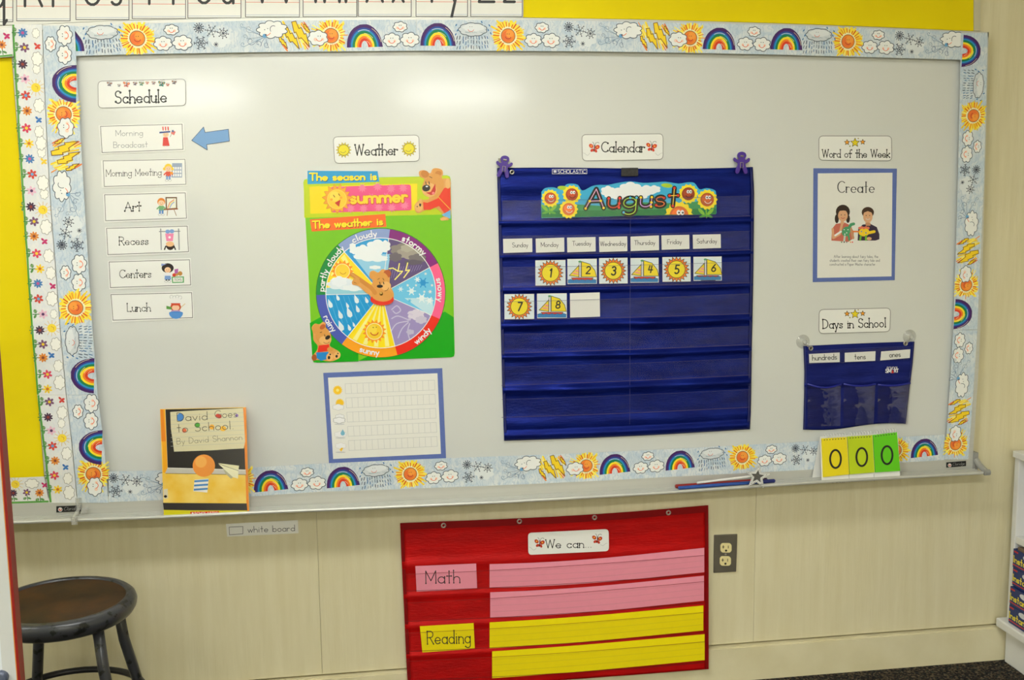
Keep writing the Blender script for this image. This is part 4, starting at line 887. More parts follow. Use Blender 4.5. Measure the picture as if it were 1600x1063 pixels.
A.circ(678, 290, 15.5, BR, ry=19, rot=.25); A.circ(671, 297, 11.5, BL, ry=11, rot=.3); A.poly([(665, 301), (673, 300), (680, 287), (681, 297), (679, 304), (673, 305)], (200, 40, 35)); A.circ(677, 302, 2.2, (240, 130, 130))
A.circ(666, 294, 6.3, (25, 20, 20), ry=5.3, rot=-.2); A.circ(667, 291.5, 2, (235, 235, 235), ry=1.2); A.line([(665, 284), (666, 288)], 1.2, K); A.line([(670, 284), (671, 288)], 1.2, K); A.line([(671, 276), (675, 278)], .8, K)
A.circ(700, 287, 4.5, BL, ry=8); A.circ(654.5, 324, 6, BL, ry=7.5); A.circ(656.5, 320, 1.6, (30, 20, 20), ry=2.8); A.circ(652, 323, 1, (30, 20, 20)); A.circ(657, 314.5, 2.3, BL, ry=4)
A.poly([(690, 336), (704, 328), (704, 342), (698, 340)], (110, 180, 225)); A.circ(694, 342, 6, BL, ry=2.5, rot=-.3)
A.build('bear_print', wallp(0), DS+.0023, GLOSSPRINT(), bt)
b2 = sheet('bear_cutout', cr([(489, 520), (487, 512), (492, 506), (499, 507), (505, 503), (509, 506), (509, 512), (514, 520), (518, 530), (515, 540), (522, 545), (530, 550), (531, 557), (526, 562), (516, 565), (500, 563), (491, 562), (489, 556), (495, 548), (496, 540), (490, 532)], 3, True), wallp(0), DS+.001, .0012, mat('bear_card', BR, .35), wc)
A = Art(); A.circ(491, 559, 4, (170, 90, 40), ry=5); A.poly([(498, 540), (514, 538), (516, 548), (496, 551)], (236, 50, 28)); A.circ(505, 525, 12, BR, ry=14, rot=-.4); A.circ(494, 514, 6, BR, ry=8, rot=.2); A.circ(504, 511, 5, (196, 96, 40), ry=3.5, rot=-.7); A.circ(508, 532, 9.5, BL, ry=7); A.circ(512, 527.5, 4.4, (25, 20, 20), ry=3, rot=-.6)
A.line([(507, 523), (508, 526)], 1.1, K); A.line([(500, 520), (503, 519)], .8, K); A.line(arc(510, 533, 5, 4, 20, 150), .7, (110, 50, 20)); A.poly([(494, 551), (513, 550), (515, 560), (502, 564), (495, 560)], (30, 140, 215)); A.circ(515, 558, 5.2, BL, ry=6.4, rot=.2); A.circ(526.5, 555.5, 5.4, BL, ry=6.4, rot=.5); A.circ(516, 554, 1.2, K); A.circ(514, 559, 2, K, ry=2.6); A.circ(528, 552.5, 1.1, K); A.circ(526, 557, 1.8, K, ry=2.2); A.circ(516, 546, 5, BR, ry=3.5)
A.build('bear_print', wallp(0), DS+.0023, GLOSSPRINT(), b2)
sp = sheet('spinner', cr([(548, 429), (547, 427), (553, 430), (560, 435), (570, 443), (578, 447), (583, 440), (582, 434), (578, 430), (578, 425), (584, 423), (591, 426), (597, 421), (604, 423), (609, 430), (609, 445), (614, 455), (615.5, 462), (613, 470), (603, 477), (590, 476), (581, 470), (578, 462), (570, 456), (560, 447), (551, 445), (550, 440), (553, 436)], 3, True), wallp(0), DS+.0035, .0012, mat('bear_card', BR, .35), wc)
A = Art(); A.circ(597, 468, 18.5, (236, 48, 30), ry=9.5); A.circ(597, 461, 17, BR, ry=10.5, rot=.1); A.circ(605, 428, 6, (190, 92, 44), ry=6.5, rot=.4); A.circ(583, 431, 6, BR, ry=6); A.circ(595, 440, 13, BR, ry=15); A.circ(603, 447, 8, BL, ry=7); A.circ(593.5, 447.5, 4.8, (25, 20, 20), ry=2.6); A.line([(593, 441), (594, 444)], 1.2, K); A.line([(599, 441), (600, 444)], 1.2, K); A.line([(590, 437), (593, 435)], .7, K); A.line([(598, 435), (600, 438)], .7, K)
A.line(arc(600, 450, 7, 5, 0, 80), .8, (110, 50, 20)); A.line(cr([(550, 429), (562, 437), (572, 444), (580, 450), (586, 458)], 3), 6.5, (214, 140, 60)); A.line([(549, 428), (560, 436)], 3, BR); A.circ(557, 440, 6, BR, ry=4.6, rot=.4); A.line([(553, 441), (557, 443)], .7, (130, 70, 30))
A.build('bear_print', wallp(0), DS+.0048, GLOSSPRINT(), sp)
MB().lathe(P(595.5, 459, DS+.0052), [(.0045, 0), (.0045, .0008), (.003, .002), (.0005, .0026), (0, .0026)], 16, TOWALL).build('rivet', mat('brass', (180, 140, 70), .3, metal=.8), sp)
# ================================================================ WEATHER GRAPH
blu = mat('blue_card', (92, 112, 178), .6, mottle=.04, mscale=120)
gph = card('weather_graph', [(505, 583), (691, 575.5), (697, 716.5), (514, 724.5)], 'white weather graph sheet mounted on a blue card below the weather wheel', 'poster', m=blu, th=.0007)
sh_ = sheet('graph_sheet', dens([(512.5, 590.5), (683.5, 583.5), (689, 709.5), (520.5, 717.5)]), wallp(0), DS+.0007, .0004, paper, gph)
A = Art()
def g2(u, v):   # u,v in 0..1 on the sheet
    a, b, c, d = (512.5, 590.5), (683.5, 583.5), (689, 709.5), (520.5, 717.5)
    return tuple((a[i]*(1-u)+b[i]*u)*(1-v)+(d[i]*(1-u)+c[i]*u)*v for i in (0, 1))
LG = (196, 197, 196)
for r in range(5):
    v0 = .083+r*.175; v1 = v0+.122
    A.line([g2(.152, v0), g2(.97, v0), g2(.97, v1), g2(.152, v1)], .55, LG, closed=True)
    for k in range(1, 15): u = .152+.818*k/15; A.line([g2(u, v0), g2(u, v1)], .5, LG, inc=False)
    A.lay += 1
A.build('graph_grid', wallp(0), DS+.00115, PRINT(), sh_)
A = Art(); SY = (248, 206, 50)
x, y = 527.5, 610; A.star(x, y, 6, 8, 16, SY); A.circ(x, y, 6, (246, 196, 30)); A.circ(x, y, 2.5, (250, 232, 130))
x, y = 531, 630; A.star(x, y, 5.5, 7.5, 16, SY); A.circ(x, y, 5.3, (246, 196, 30)); A.cloud(528.5, 636.5, 9, 4.5, (238, 238, 238), (190, 190, 190), .5, n=6)
A.cloud(531, 651.5, 7, 4, (236, 236, 236), (185, 185, 185), .5, n=6); A.cloud(530, 657, 9.5, 4.5, (238, 238, 238), (150, 150, 150), .6, n=6); A.circ(530.5, 663, 8, (205, 205, 205), ry=1.3)
A.cloud(532, 679, 9.5, 4.6, (236, 236, 236), (205, 205, 205), .5, n=6); A.poly([(535.5, 671), (539, 677), (538, 680), (535.5, 681), (533, 680), (532, 677)], (120, 180, 205)); A.circ(532, 684.5, 8, (205, 205, 205), ry=1.3)
A.cloud(532.5, 697, 8.5, 4.6, (238, 238, 238), (215, 205, 200), .5, n=6); A.poly([(533, 700), (536.5, 700), (533.5, 706), (530.5, 703)], (245, 195, 40)); A.circ(532, 707, 8, (205, 205, 205), ry=1.2)
A.build('weather_symbols', wallp(0), DS+.00115, PRINT(), sh_)
# ================================================================ WORD OF THE WEEK POSTER
pst = card('word_poster', [(1271, 263), (1401.5, 263.5), (1398, 438), (1270, 441)], 'Word of the Week poster reading Create, with two children, on a blue card', 'poster', m=blu, th=.0007)
sh_ = sheet('poster_sheet', dens([(1278, 271), (1394.5, 270), (1393, 432), (1277, 434.5)]), wallp(0), DS+.0007, .0004, paper, pst)
A = Art(); A.text('Create', 1309, 301, 17.5, 57, (40, 40, 42), .095, contrast=True, serif=.09)
for t, x, y, wd in (('After learning about fairy tales, the', 1303, 403, 69), ('students created their own fairy tale and', 1296.5, 409, 78), ('constructed a Paper Mache character.', 1296.5, 415, 72)): A.text(t, x, y, 4.2, wd, (120, 120, 122), .11)
A.build('lettering', wallp(0), DS+.00115, PRINT(), sh_)
A = Art(); s1, s2 = (224, 172, 130), (205, 150, 110)
A.poly([(1299, 376), (1300, 358), (1306, 350), (1320, 348), (1328, 352), (1334, 362), (1334, 372), (1326, 378)], (205, 110, 90)); A.circ(1317, 331, 11, (52, 36, 30), ry=11); A.circ(1307.5, 342, 3.2, (52, 36, 30), ry=7); A.circ(1325, 342, 3, (52, 36, 30), ry=6.5); A.circ(1317, 337, 7.6, s1, ry=9.3); A.poly([(1309, 330), (1318, 324), (1325, 330), (1318, 329)], (52, 36, 30))
A.circ(1314.5, 336, .8, K, n=6); A.circ(1320, 336, .8, K, n=6); A.line(arc(1317, 339.5, 2.8, 2, 20, 160), .8, (190, 60, 50)); A.line([(1301, 358), (1302, 372), (1312, 366), (1316, 349)], 3.6, s1); A.circ(1316, 348, 3, s1); A.line([(1329, 356), (1333, 372)], 4, s2)
A.poly([(1340, 376), (1341, 358), (1348, 351), (1360, 350), (1370, 355), (1374, 366), (1374, 374), (1368, 376)], (56, 42, 66)); A.circ(1356, 332, 9.6, (70, 48, 34), ry=8.5); A.circ(1356, 338.5, 7.4, s1, ry=10); A.poly([(1348, 333), (1350, 327), (1362, 327), (1364, 333), (1356, 330)], (70, 48, 34)); A.circ(1353.3, 337, .8, K, n=6); A.circ(1358.8, 337, .8, K, n=6); A.line(arc(1356, 341, 3, 2.2, 20, 160), 1, (220, 210, 200)); A.poly([(1352, 348), (1360, 348), (1360, 353), (1353, 353)], s2)
A.circ(1358, 373, 4, s1, ry=2.5)
A.circ(1322, 362, 6.5, (80, 160, 110), ry=8, rot=.4); A.line([(1325, 358), (1330, 351), (1334, 350)], 4.5, (80, 160, 110)); A.line([(1305, 368), (1314, 362)], 3, (240, 238, 235)); A.line([(1320, 369), (1319, 377)], 3, (200, 215, 200)); A.line([(1326, 368), (1327, 375)], 3, (80, 160, 110))
for x, y in ((1319, 359), (1323, 364), (1325, 359), (1320, 366)): A.circ(x, y, 1, WH, n=6)
A.circ(1350, 363, 8.5, (246, 208, 40), ry=6.5, rot=-.1); A.line([(1357, 364), (1366, 362)], 4.5, (246, 208, 40)); A.line([(1333, 362), (1342, 362)], 2.4, (235, 130, 60))
for k in range(5): A.circ(1343+k*3.4, 356.5-(k % 2), 2.2, (232, 120, 90), n=8)
A.line([(1345, 369), (1344, 375)], 3, (110, 180, 50)); A.line([(1353, 369), (1353, 375)], 3, (110, 180, 50)); A.circ(1346, 362, 1.2, (80, 140, 200), n=6); A.circ(1353, 364, 1.2, (80, 140, 200), n=6)
for x, c in ((1315, (90, 140, 90)), (1319, (60, 60, 60)), (1323, (130, 130, 130)), (1329, (230, 150, 60)), (1332, (230, 60, 50))): A.circ(x, 378.5, 1.2, c, n=6)
A.build('children_photo', wallp(0), DS+.00115, PRINT(), sh_)
# ================================================================ CLOTH HELPERS
def blerp(cn, s, t, bow=0):
    tl, tr, br, bl = cn
    x = (tl[0]*(1-s)+tr[0]*s)*(1-t)+(bl[0]*(1-s)+br[0]*s)*t; y = (tl[1]*(1-s)+tr[1]*s)*(1-t)+(bl[1]*(1-s)+br[1]*s)*t
    return x, y
def cloth(name, edgeL, edgeR, topb, botb, nx, ny, dfun, m, parent, tv=None, back=.001, pl=None):
    pl = pl or WALL
    """edgeL/edgeR: pixel polylines top to bottom (as functions of t); topb/botb: sag of the top and bottom edges in px as f(s)"""
    V = []; F = []; ts = tv or [j/ny for j in range(ny+1)]; ny = len(ts)-1
    for t in ts:
        a, b = edgeL(t), edgeR(t)
        for i in range(nx+1):
            s = i/nx; x = a[0]+(b[0]-a[0])*s; y = a[1]+(b[1]-a[1])*s + topb(s)*(1-t)+botb(s)*t
            V.append(pl(x, y, dfun(s, t)))
    for j in range(ny):
        for i in range(nx): k = j*(nx+1)+i; F.append((k, k+nx+1, k+nx+2, k+1))
    o = mesh_obj(name, V, F, m, parent, smooth=True)
    md = o.modifiers.new('thickness', 'SOLIDIFY'); md.thickness = back; md.offset = -1
    return o
def pl_edge(pts):
    def f(t):
        n = len(pts)-1; L = [0]
        for a, b in zip(pts, pts[1:]): L.append(L[-1]+abs(b[1]-a[1]))
        q = t*L[-1]
        for i in range(n):
            if q <= L[i+1]+1e-9: k = (q-L[i])/(L[i+1]-L[i]); return (pts[i][0]+(pts[i+1][0]-pts[i][0])*k, pts[i][1]+(pts[i+1][1]-pts[i][1])*k)
        return pts[-1]
    return f
def satin(name, c, c2, rough=.38, sheen=.2, spec=.4, metal=.3):
    m = mat(name, c, rough, metal, spec=spec, col2=c2, mscale=9, stretch=(1, 1, 5), bump=.35, bscale=55, sheen=sheen); return m
def sstep(a, b, x): t = max(0, min(1, (x-a)/(b-a))); return t*t*(3-2*t)
vinyl = clear_mat('clear_vinyl', (254, 254, 255), .02, .2, .5, 14)
# ================================================================ BLUE CALENDAR CHART
bluefab = satin('blue_satin', (12, 27, 112), (18, 38, 134), .36, 0, .25, .6)
cal = empty('calendar_chart', P(980, 470, .03)); tag(cal, 'large royal blue fabric pocket chart calendar hanging under the Calendar card', 'pocket chart')
CL = pl_edge([(777, 262.5), (779, 340), (781.5, 440), (783, 520), (785, 600), (788, 689)]); CR = pl_edge([(1176, 261), (1178, 300), (1177, 420), (1174.5, 540), (1173, 640), (1171.5, 671)])
# pocket rows: (top left y, top right y, bottom left y, bottom right y)
ROWS = [(314, 306, 345, 337.5), (369, 361, 398, 390.5), (418, 409, 449, 442), (472, 459, 500, 490), (523, 510, 552, 538.5), (574, 560, 602.5, 586), (624.5, 608.5, 652.5, 636.5)]
def tcal(yl, yr): return ((yl-262.5)/(689-262.5)+(yr-261)/(671-261))/2
TR = [(tcal(a, b), tcal(c, d)) for a, b, c, d in ROWS]
W3 = [(random.uniform(3, 16), random.uniform(4, 26), random.uniform(0, 6)) for _ in range(7)]
def dcal(s, t):
    d = DB+.0035
    if t < .03: return d+.0012*math.sin(PI*t/.03)+.001
    if t > .965: return d+.007*math.sin(PI*min(1, (t-.965)/.034))+.001
    amp = .007
    for i, (a, b) in enumerate(TR):
        p = TR[i-1][1] if i else .03
        if p <= t < a:
            u = (t-p)/(a-p); k = amp*(1.7 if i in (4, 5, 6) else 1 if i else .45)
            prof = sstep(0, .4, u)*(1-sstep(.4+.08*math.sin(s*9+i*2), .85, u))
            if i in (1, 2, 3): prof = 1.1*sstep(0, .2, u)*(1-sstep(.2, .45, u))
            if i == 5: prof = sstep(0, .35, u)*(1-sstep(.35, .55, u))
            wv = .75+.25*math.sin(s*11+i*1.7)+.18*math.sin(s*27+i)+.25*abs(s-.5)
            return d+k*prof*wv
        if a <= t <= b: return d+.0004*math.sin(40*s+t*60)
    u = (t-TR[-1][1])/(.965-TR[-1][1]); return d+.003*math.sin(PI*u)*(.8+.3*math.sin(s*13))
tv = [0, .01, .02, .03]
q = .03
for a, b in TR+[(.965, .965)]:
    tv += [q+(a-q)*k/8 for k in range(1, 9)]
    if b > a: tv += [a+(b-a)*k/4 for k in range(1, 5)]
    q = b
tv += [.972, .979, .986, .993, 1.0]
cloth('chart_fabric', CL, CR, lambda s: 1.5*math.sin(PI*s)-1.2*math.sin(2*PI*s), lambda s: 2*math.sin(PI*s), 60, 0, dcal, bluefab, cal, tv=tv)
# stitched side and top hems
hem = mat('blue_binding', (16, 26, 98), .5)
for e, nm in ((CL, 1), (CR, -1)):
    V = []; F = []
    for k in range(31):
        t = k/30; x, y = e(t); V += [P(x-.4, y, DB+.0045), P(x+nm*3.6, y, DB+.0085)] if nm > 0 else [P(x-3.6, y, DB+.0085), P(x+.4, y, DB+.0045)]
    for k in range(30): F.append((2*k, 2*k+2, 2*k+3, 2*k+1))
    o = mesh_obj('side_binding', V, F, hem, cal, smooth=True); md = o.modifiers.new('t', 'SOLIDIFY'); md.thickness = .001
DV = DB+.0105
def rowy(i, x, w):           # y of the pocket's top (w=0) or bottom (w=1) edge at pixel x
    a, b, c, d = ROWS[i]; l, r = (a, b) if w == 0 else (c, d); s = (x-782)/(1174-782); return l+(r-l)*s + 1.2*math.sin(PI*s)
for i in range(7):
    pts = [(x, rowy(i, x, 0)) for x in xs(785, 1171, 12)]+[(x, rowy(i, x, 1)) for x in xs(1171, 785, 12)]
    sheet('clear_pocket', pts, wallp(0), DV, .0003, vinyl, cal)
    A = Art(); A.line([(x, rowy(i, x, 1)) for x in xs(784, 1172, 12)], .8, (70, 62, 110)); A.build('stitching', wallp(0), DV+.0004, PRINT(), cal); A = Art(); A.line([(x, rowy(i, x, 0)) for x in xs(784, 1172, 12)], .45, (60, 62, 120))
    A.build('stitching', wallp(0), DV+.0004, PRINT(), cal)
A = Art(); A.line([(985, 340), (984, 663)], .6, (60, 62, 120)); A.build('stitching', wallp(0), DV+.0005, PRINT(), cal)
A = Art(); A.line([(863, 264.8), (917, 264.5), (917, 271.5), (863, 271.8)], .6, (225, 225, 235), closed=True); A.poly([(865, 266), (869.5, 266), (869.5, 270), (865, 270)], (225, 225, 235)); A.text('SCHOLASTIC', 871.5, 270.8, 5, 43.5, (235, 235, 242), .15); A.build('woven_label', wallp(0), DB+.0066, PRINT(), cal)
def grommet(x, y, d, parent, m=None, r=.0048, name='grommet', pl=None):
    return MB().lathe((pl or WALL)(x, y, d), [(r, -.001), (r, .0006), (r*.9, .0014), (r*.65, .0014), (r*.5, .0004), (r*.48, -.001)], 20, TOWALL).build(name, m or mat('nickel', (190, 186, 176), .3, metal=.8), parent, smooth=True)
grommet(800, 269, DB+.0085, cal, r=.006)
# August header
hp = cr([(846, 300), (852, 294), (866, 293), (878, 297), (884, 289), (892, 287), (903, 289), (910, 298), (925, 291), (936, 289), (950, 289), (965, 286), (985, 283.5), (1005, 286), (1025, 285), (1040, 284), (1060, 287), (1074, 285), (1085, 286), (1093, 296), (1104, 294), (1116, 297), (1119, 304), (1119.5, 333)], 3)+[(1118, 335), (1000, 337), (846, 341), (845.5, 322)]
hd = sheet('month_header', hp, wallp(0), DB+.0085, .0006, mat('header_cyan', (55, 175, 220), .35))
tag(hd, 'colourful August month header with smiling sunflowers in the top calendar pocket', 'sign')
A = Art()
A.poly([(846, 322), (880, 318), (940, 322), (1000, 316), (1060, 318), (1119, 312), (1119.3, 333), (1118, 335), (1000, 337), (846, 340.5)], (50, 150, 90)); A.poly([(846, 330), (1119, 326), (1119, 334), (1000, 337), (846, 340)], (20, 125, 70))
for x, y, rx, ry in ((950, 299, 11, 8), (985, 295, 17, 10), (968, 303, 24, 9), (1010, 298, 14, 8), (1022, 296, 10, 6), (990, 305, 22, 8)): A.cloud(x, y, rx, ry, (240, 243, 245), n=6)
for x, y in ((880, 294), (1042, 290)): A.circ(x, y, 9, (170, 205, 50), ry=3.4, rot=.1)
def sunflower(x, y, r, c, k=0, cut=None):
    def cl(p): return [(a, min(b, cut)) for a, b in p] if cut else p
    n = 14; pts = []
    for i in range(n*4): t = 2*PI*i/(n*4); q = r*(1.32+.1*math.cos(n*t)); pts.append((x+q*math.cos(t), y+q*math.sin(t)))
    A.poly(cl(pts), (252, 226, 40)); A.poly(cl([(x+r*.93*math.cos(2*PI*i/18), y+r*.93*math.sin(2*PI*i/18)) for i in range(18)]), c); A.poly(cl([(x-.1*r+r*.6*math.cos(2*PI*i/14), y-.15*r+r*.55*math.sin(2*PI*i/14)) for i in range(14)]), tuple(min(255, int(v*1.15)) for v in c))
    A.circ(x-.05*r, y-.3*r, r*.2, WH, ry=r*.26, n=8); A.circ(x+.32*r, y-.3*r, r*.2, WH, ry=r*.26, n=8); A.circ(x, y-.28*r, r*.1, K, n=6); A.circ(x+.36*r, y-.28*r, r*.1, K, n=6)
    if not cut: A.line(arc(x+.1*r, y+.12*r, r*.45, r*.4, 15, 165), max(.7, r*.1), (90, 20, 20) if k == 0 else (240, 215, 200))
for x, y in ((858, 322), (1103, 328)):
    A.line([(x, y-6), (x+1, y+12)], 2, (120, 190, 50))
    for s in (-1, 1): A.circ(x+s*7, y+3, 7, (130, 195, 60), ry=2.6, rot=s*-.8); A.circ(x+s*5, y+10, 6, (80, 170, 60), ry=2, rot=s*.3)
sunflower(860, 310, 10, (196, 84, 40), 1); sunflower(893.5, 304, 10.5, (180, 70, 35)); sunflower(888.5, 327, 10.5, (226, 110, 45), 1); sunflower(1075.5, 303, 11, (150, 60, 35)); sunflower(1105, 312, 11.5, (190, 90, 45), 1)
sunflower(1061, 337, 16, (225, 110, 45), 0, cut=335.5)
cs = [((235, 175, 215), (252, 220, 50)), ((240, 80, 40), (250, 60, 40)), ((180, 225, 60), (80, 190, 230)), ((215, 160, 225), (252, 220, 50)), ((250, 120, 50), (235, 60, 40)), ((245, 200, 60), (240, 60, 40))]
A.text('August', 915, 326, 30, 143, (18, 20, 24), .25, inner=(cs, .042, .068), ang=-.03, slant=.12, xh=.98)
A.build('header_print', wallp(0), DB+.0092, GLOSSPRINT(), hd)
# weekday cards
DAYS = [('Sunday', (786, 373.5, 831.5, 372.5, 394), 24.5, (800.5, 386.5)), ('Monday', (837, 373, 881.5, 371.5, 393.5), 27, (845.5, 386)), ('Tuesday', (886, 371.5, 930.5, 370.5, 393), 29, (894.5, 384)), ('Wednesday', (936, 370.5, 980, 369.5, 392.5), 40, (938, 384.5)), ('Thursday', (985, 370, 1029.5, 368, 391), 32, (991.5, 383)), ('Friday', (1033.5, 368, 1077, 367, 389), 22, (1043, 381.5)), ('Saturday', (1082.5, 367, 1126, 366, 387.5), 31, (1089, 380.5))]
for d, (x0, y0, x1, y1, yb), wd, (tx, ty) in DAYS:
    A = Art(); A.text(d, tx, ty, 7, wd, (70, 70, 72), .11, ang=-.02)
    card('weekday_card', [(x0, y0), (x1, y1), (x1+.3, yb), (x0+.5, yb+1.5)], 'white weekday card reading %s in the second calendar pocket' % d, 'card', A, group='weekday cards in the calendar', m=paper, d=DB+.0085, th=.0005, pm=PRINT())
# number cards
def num_art(n, x0, y0, x1, y1):
    A = Art(); w_, h_ = x1-x0, y1-y0; cx, cy = (x0+x1)/2, (y0+y1)/2
    A.poly([(x0, y0), (x1, y0), (x1, y1), (x0, y1)], (222, 232, 236))
    if n % 2:
        A.star(cx, cy, 15.2, 20, 20, (240, 130, 45), (60, 45, 35), .8, ph=.15); A.circ(cx, cy, 13.6, (244, 224, 40), n=26); A.ring(cx, cy, 13.4, .9, (90, 70, 30), n=26); nx, ny, nh = cx-3, cy+6.5, 13
    else:
        wv = [(x0, y1), (x0, y1-5)]+[(x0+w_*k/10, y1-5-1.2*(k % 2)) for k in range(1, 11)]+[(x1, y1)]
        A.poly([(cx-1, y0+3), (cx-1, y0+27), (cx+22.5, y0+27), (cx+20, y0+17), (cx+12, y0+7)], (244, 220, 40)); A.line([(cx-1, y0+3), (cx-1, y0+27), (cx+22.5, y0+27), (cx+20, y0+17), (cx+12, y0+7)], .9, (70, 60, 40), closed=True)
        A.poly([(cx-5, y0+9), (cx-5, y0+27), (cx-20, y0+25)], (244, 220, 40)); A.line([(cx-5, y0+9), (cx-5, y0+27), (cx-20, y0+25)], .9, (70, 60, 40), closed=True); A.poly([(cx-9, y0+15.5), (cx-5.5, y0+17), (cx-5.5, y0+20), (cx-12, y0+18.5)], (242, 160, 140)); A.poly([(cx-13, y0+20), (cx-5.5, y0+22), (cx-5.5, y0+24), (cx-16, y0+22.5)], (242, 160, 140))
        A.poly([(cx-4.5, y0+4), (cx-2, y0+4), (cx-2, y0+29), (cx-4.5, y0+29)], (225, 228, 225)); A.line([(cx-4.7, y0+4), (cx-4.7, y0+28)], .6, K); A.line([(cx-2, y0+4), (cx-2, y0+28)], .6, K); A.circ(cx-3.5, y0+3.2, 2.6, (90, 160, 110), ry=1.5)
        A.poly([(cx-17, y0+28.5), (cx+17.5, y0+28.5), (cx+12, y0+36), (cx-10, y0+36)], (222, 60, 35)); A.line([(cx-17, y0+28.5), (cx+17.5, y0+28.5), (cx+12, y0+36), (cx-10, y0+36)], .8, (80, 30, 25), closed=True); A.poly(wv, (50, 130, 190)); A.line(wv[1:-1], .8, (30, 70, 110)); nx, ny, nh = cx+6, y0+22, 11
    A.text(str(n), nx+(1.5 if n in (1,) else 0), ny, nh, 6.2 if n != 1 else 3, (25, 25, 28), .17, slant=.12, gap=0); return A
NC = [(1, 836.5, 407, 883.5, 446), (2, 886.5, 405, 932.5, 443.5), (3, 936, 403.5, 980.5, 443), (4, 984.5, 403.5, 1029, 441.5), (5, 1035, 402, 1079, 440), (6, 1083.5, 401.5, 1127.5, 438.5), (7, 788, 460, 834.5, 498.5), (8, 839, 459, 885.5, 497)]
for n, x0, y0, x1, y1 in NC:
    kd = 'an orange sun' if n % 2 else 'a yellow sailboat'; nw = 'one two three four five six seven eight'.split()[n-1]
    card('date_card', [(x0, y0), (x1, y0-.6), (x1+.2, y1), (x0+.3, y1+.5)], 'calendar date card numbered %s, printed on %s' % (nw, kd), 'card', num_art(n, x0+.8, y0+.8, x1-.6, y1-.6), group='date cards in the calendar', m=paper, d=DB+.0085, th=.0005, pm=PRINT(), aname='date_print')
card('blank_card', [(890.5, 458.5), (937, 457), (937.5, 495), (891, 496.5)], 'blank white card in the third calendar row after date 8', 'card', m=paper, d=DB+.0085, th=.0005)
# magnet and clips
p = P(984, 269, DB+.012)
o = MB().box((p.x-.0215, -DB-.014, p.z-.0105), (p.x+.0215, -DB-.0075, p.z+.0105)).build('bar_magnet', mat('black_magnet', (46, 44, 44), .6, mottle=.3, mscale=160, bump=.4, bscale=300)); md = o.modifiers.new('b', 'BEVEL'); md.width = .0015; md.segments = 2
tag(o, 'black bar magnet holding the top middle of the blue calendar chart', 'magnet')
pur = mat('purple_plastic', (74, 42, 150), .35, spec=.5)
def clip(x, y, ang, label, mag):
    r = empty('magnet_clip', P(x, y, DB+.016)); tag(r, label, 'clip', 'purple magnet clips on the calendar chart')
    def T(u, v): c, s = math.cos(ang), math.sin(ang); return (x+u*c-v*s, y+u*s+v*c)
    def solid(nm, pts, off, th, m, bev=.0008):
        o = sheet(nm, [T(*q) for q in pts], wallp(0), off, th, m, r); md = o.modifiers.new('b', 'BEVEL'); md.width = bev; md.segments = 2; md.limit_method = 'ANGLE'; return o
    outl = cr([(0, -19), (5.5, -17), (7, -12), (4.5, -8), (7, -6.5), (11, -9.5), (13, -7.5), (11.5, -3.5), (6.5, -1), (6.5, 3), (8.5, 8), (9.5, 14), (5, 15.5), (2.5, 10), (0, 5), (-2.5, 10), (-5, 15.5), (-9.5, 14), (-8.5, 8), (-6.5, 3), (-6.5, -1), (-11.5, -3.5), (-13, -7.5), (-11, -9.5), (-7, -6.5), (-4.5, -8), (-7, -12), (-5.5, -17)], 3, True)
    solid('figure_jaw', outl, DB+.012, .004, pur); solid('back_jaw', [(a*.8, b*.85+1) for a, b in outl], DB+.0086, .0018, pur)
    MB().tube([P(*T(-2.2, -2), DB+.0185), P(*T(-2.2, 6), DB+.0175), P(*T(2.2, 6), DB+.0175), P(*T(2.2, -2), DB+.0185), P(*T(-2.2, -2), DB+.0185)], .0008, 6).build('spring', mat('nickel', (190, 186, 176), .3, metal=.8), r)
    MB().tube([P(*T(-2.5, -12), DB+.0164), P(*T(2.5, -12), DB+.0164)], .0022, 8).build('spring_coil', mat('nickel', (190, 186, 176), .3, metal=.8), r)
    q = P(*mag, DB+.004); MB().box((q.x-.008, -DB-.008, q.z-.009), (q.x+.008, -DB-.0003, q.z+.007)).build('magnet', mat('grey_magnet', (150, 145, 130), .6), r)
clip(787.5, 262, .12, 'purple person-shaped magnet clip at the top left corner of the calendar chart', (784, 252))
clip(1159, 256, .03, 'purple person-shaped magnet clip at the top right corner of the calendar chart', (1157, 246))
# ================================================================ SMALL DAYS-IN-SCHOOL POCKET CHART
dk = satin('navy_satin', (20, 30, 108), (28, 40, 128), .4, 0, .25, .5)
dc = empty('place_value_chart', P(1340, 600, .03)); tag(dc, 'small navy pocket chart with hundreds, tens and ones pockets under Days in School', 'pocket chart')
EL = pl_edge([(1255.5, 541), (1257, 580), (1256.5, 620), (1255, 671.5)]); ER = pl_edge([(1429, 534), (1426, 570), (1421, 610), (1415.5, 662.5)])
def dsm(s, t):
    d = DB+.004+.0006*math.sin(9*s+3*t)
    if .44 < t < .5: d += .0035*math.sin(PI*(t-.44)/.06)
    return d+.0012*math.sin(s*21)*sstep(.2, .4, t)
cloth('chart_fabric', EL, ER, lambda s: -.6*math.sin(PI*s), lambda s: 2.5*math.sin(2*PI*s), 40, 40, dsm, dk, dc)
A = Art(); ed = [EL(t) for t in [k/20 for k in range(21)]]; A.line([(x+2.6, y) for x, y in ed], .6, (50, 60, 140)); A.line([(x-2.6, y) for x, y in [ER(k/20) for k in range(21)]], .6, (50, 60, 140)); A.line([(1259, 549), (1340, 544.5), (1426, 541)], .6, (50, 60, 140)); A.build('stitching', wallp(0), DB+.0063, PRINT(), dc)
for e, sg in ((EL, 1), (ER, -1)):
    MB().tube([P(e(k/12)[0]+sg*1.2, e(k/12)[1], DB+.005) for k in range(13)], .0018, 6).build('side_binding', mat('navy_binding', (24, 30, 92), .5), dc)
sheet('clear_pocket', [(1262, 549.5), (1423, 542), (1420, 562), (1262, 570)], wallp(0), DB+.0082, .0003, vinyl, dc)
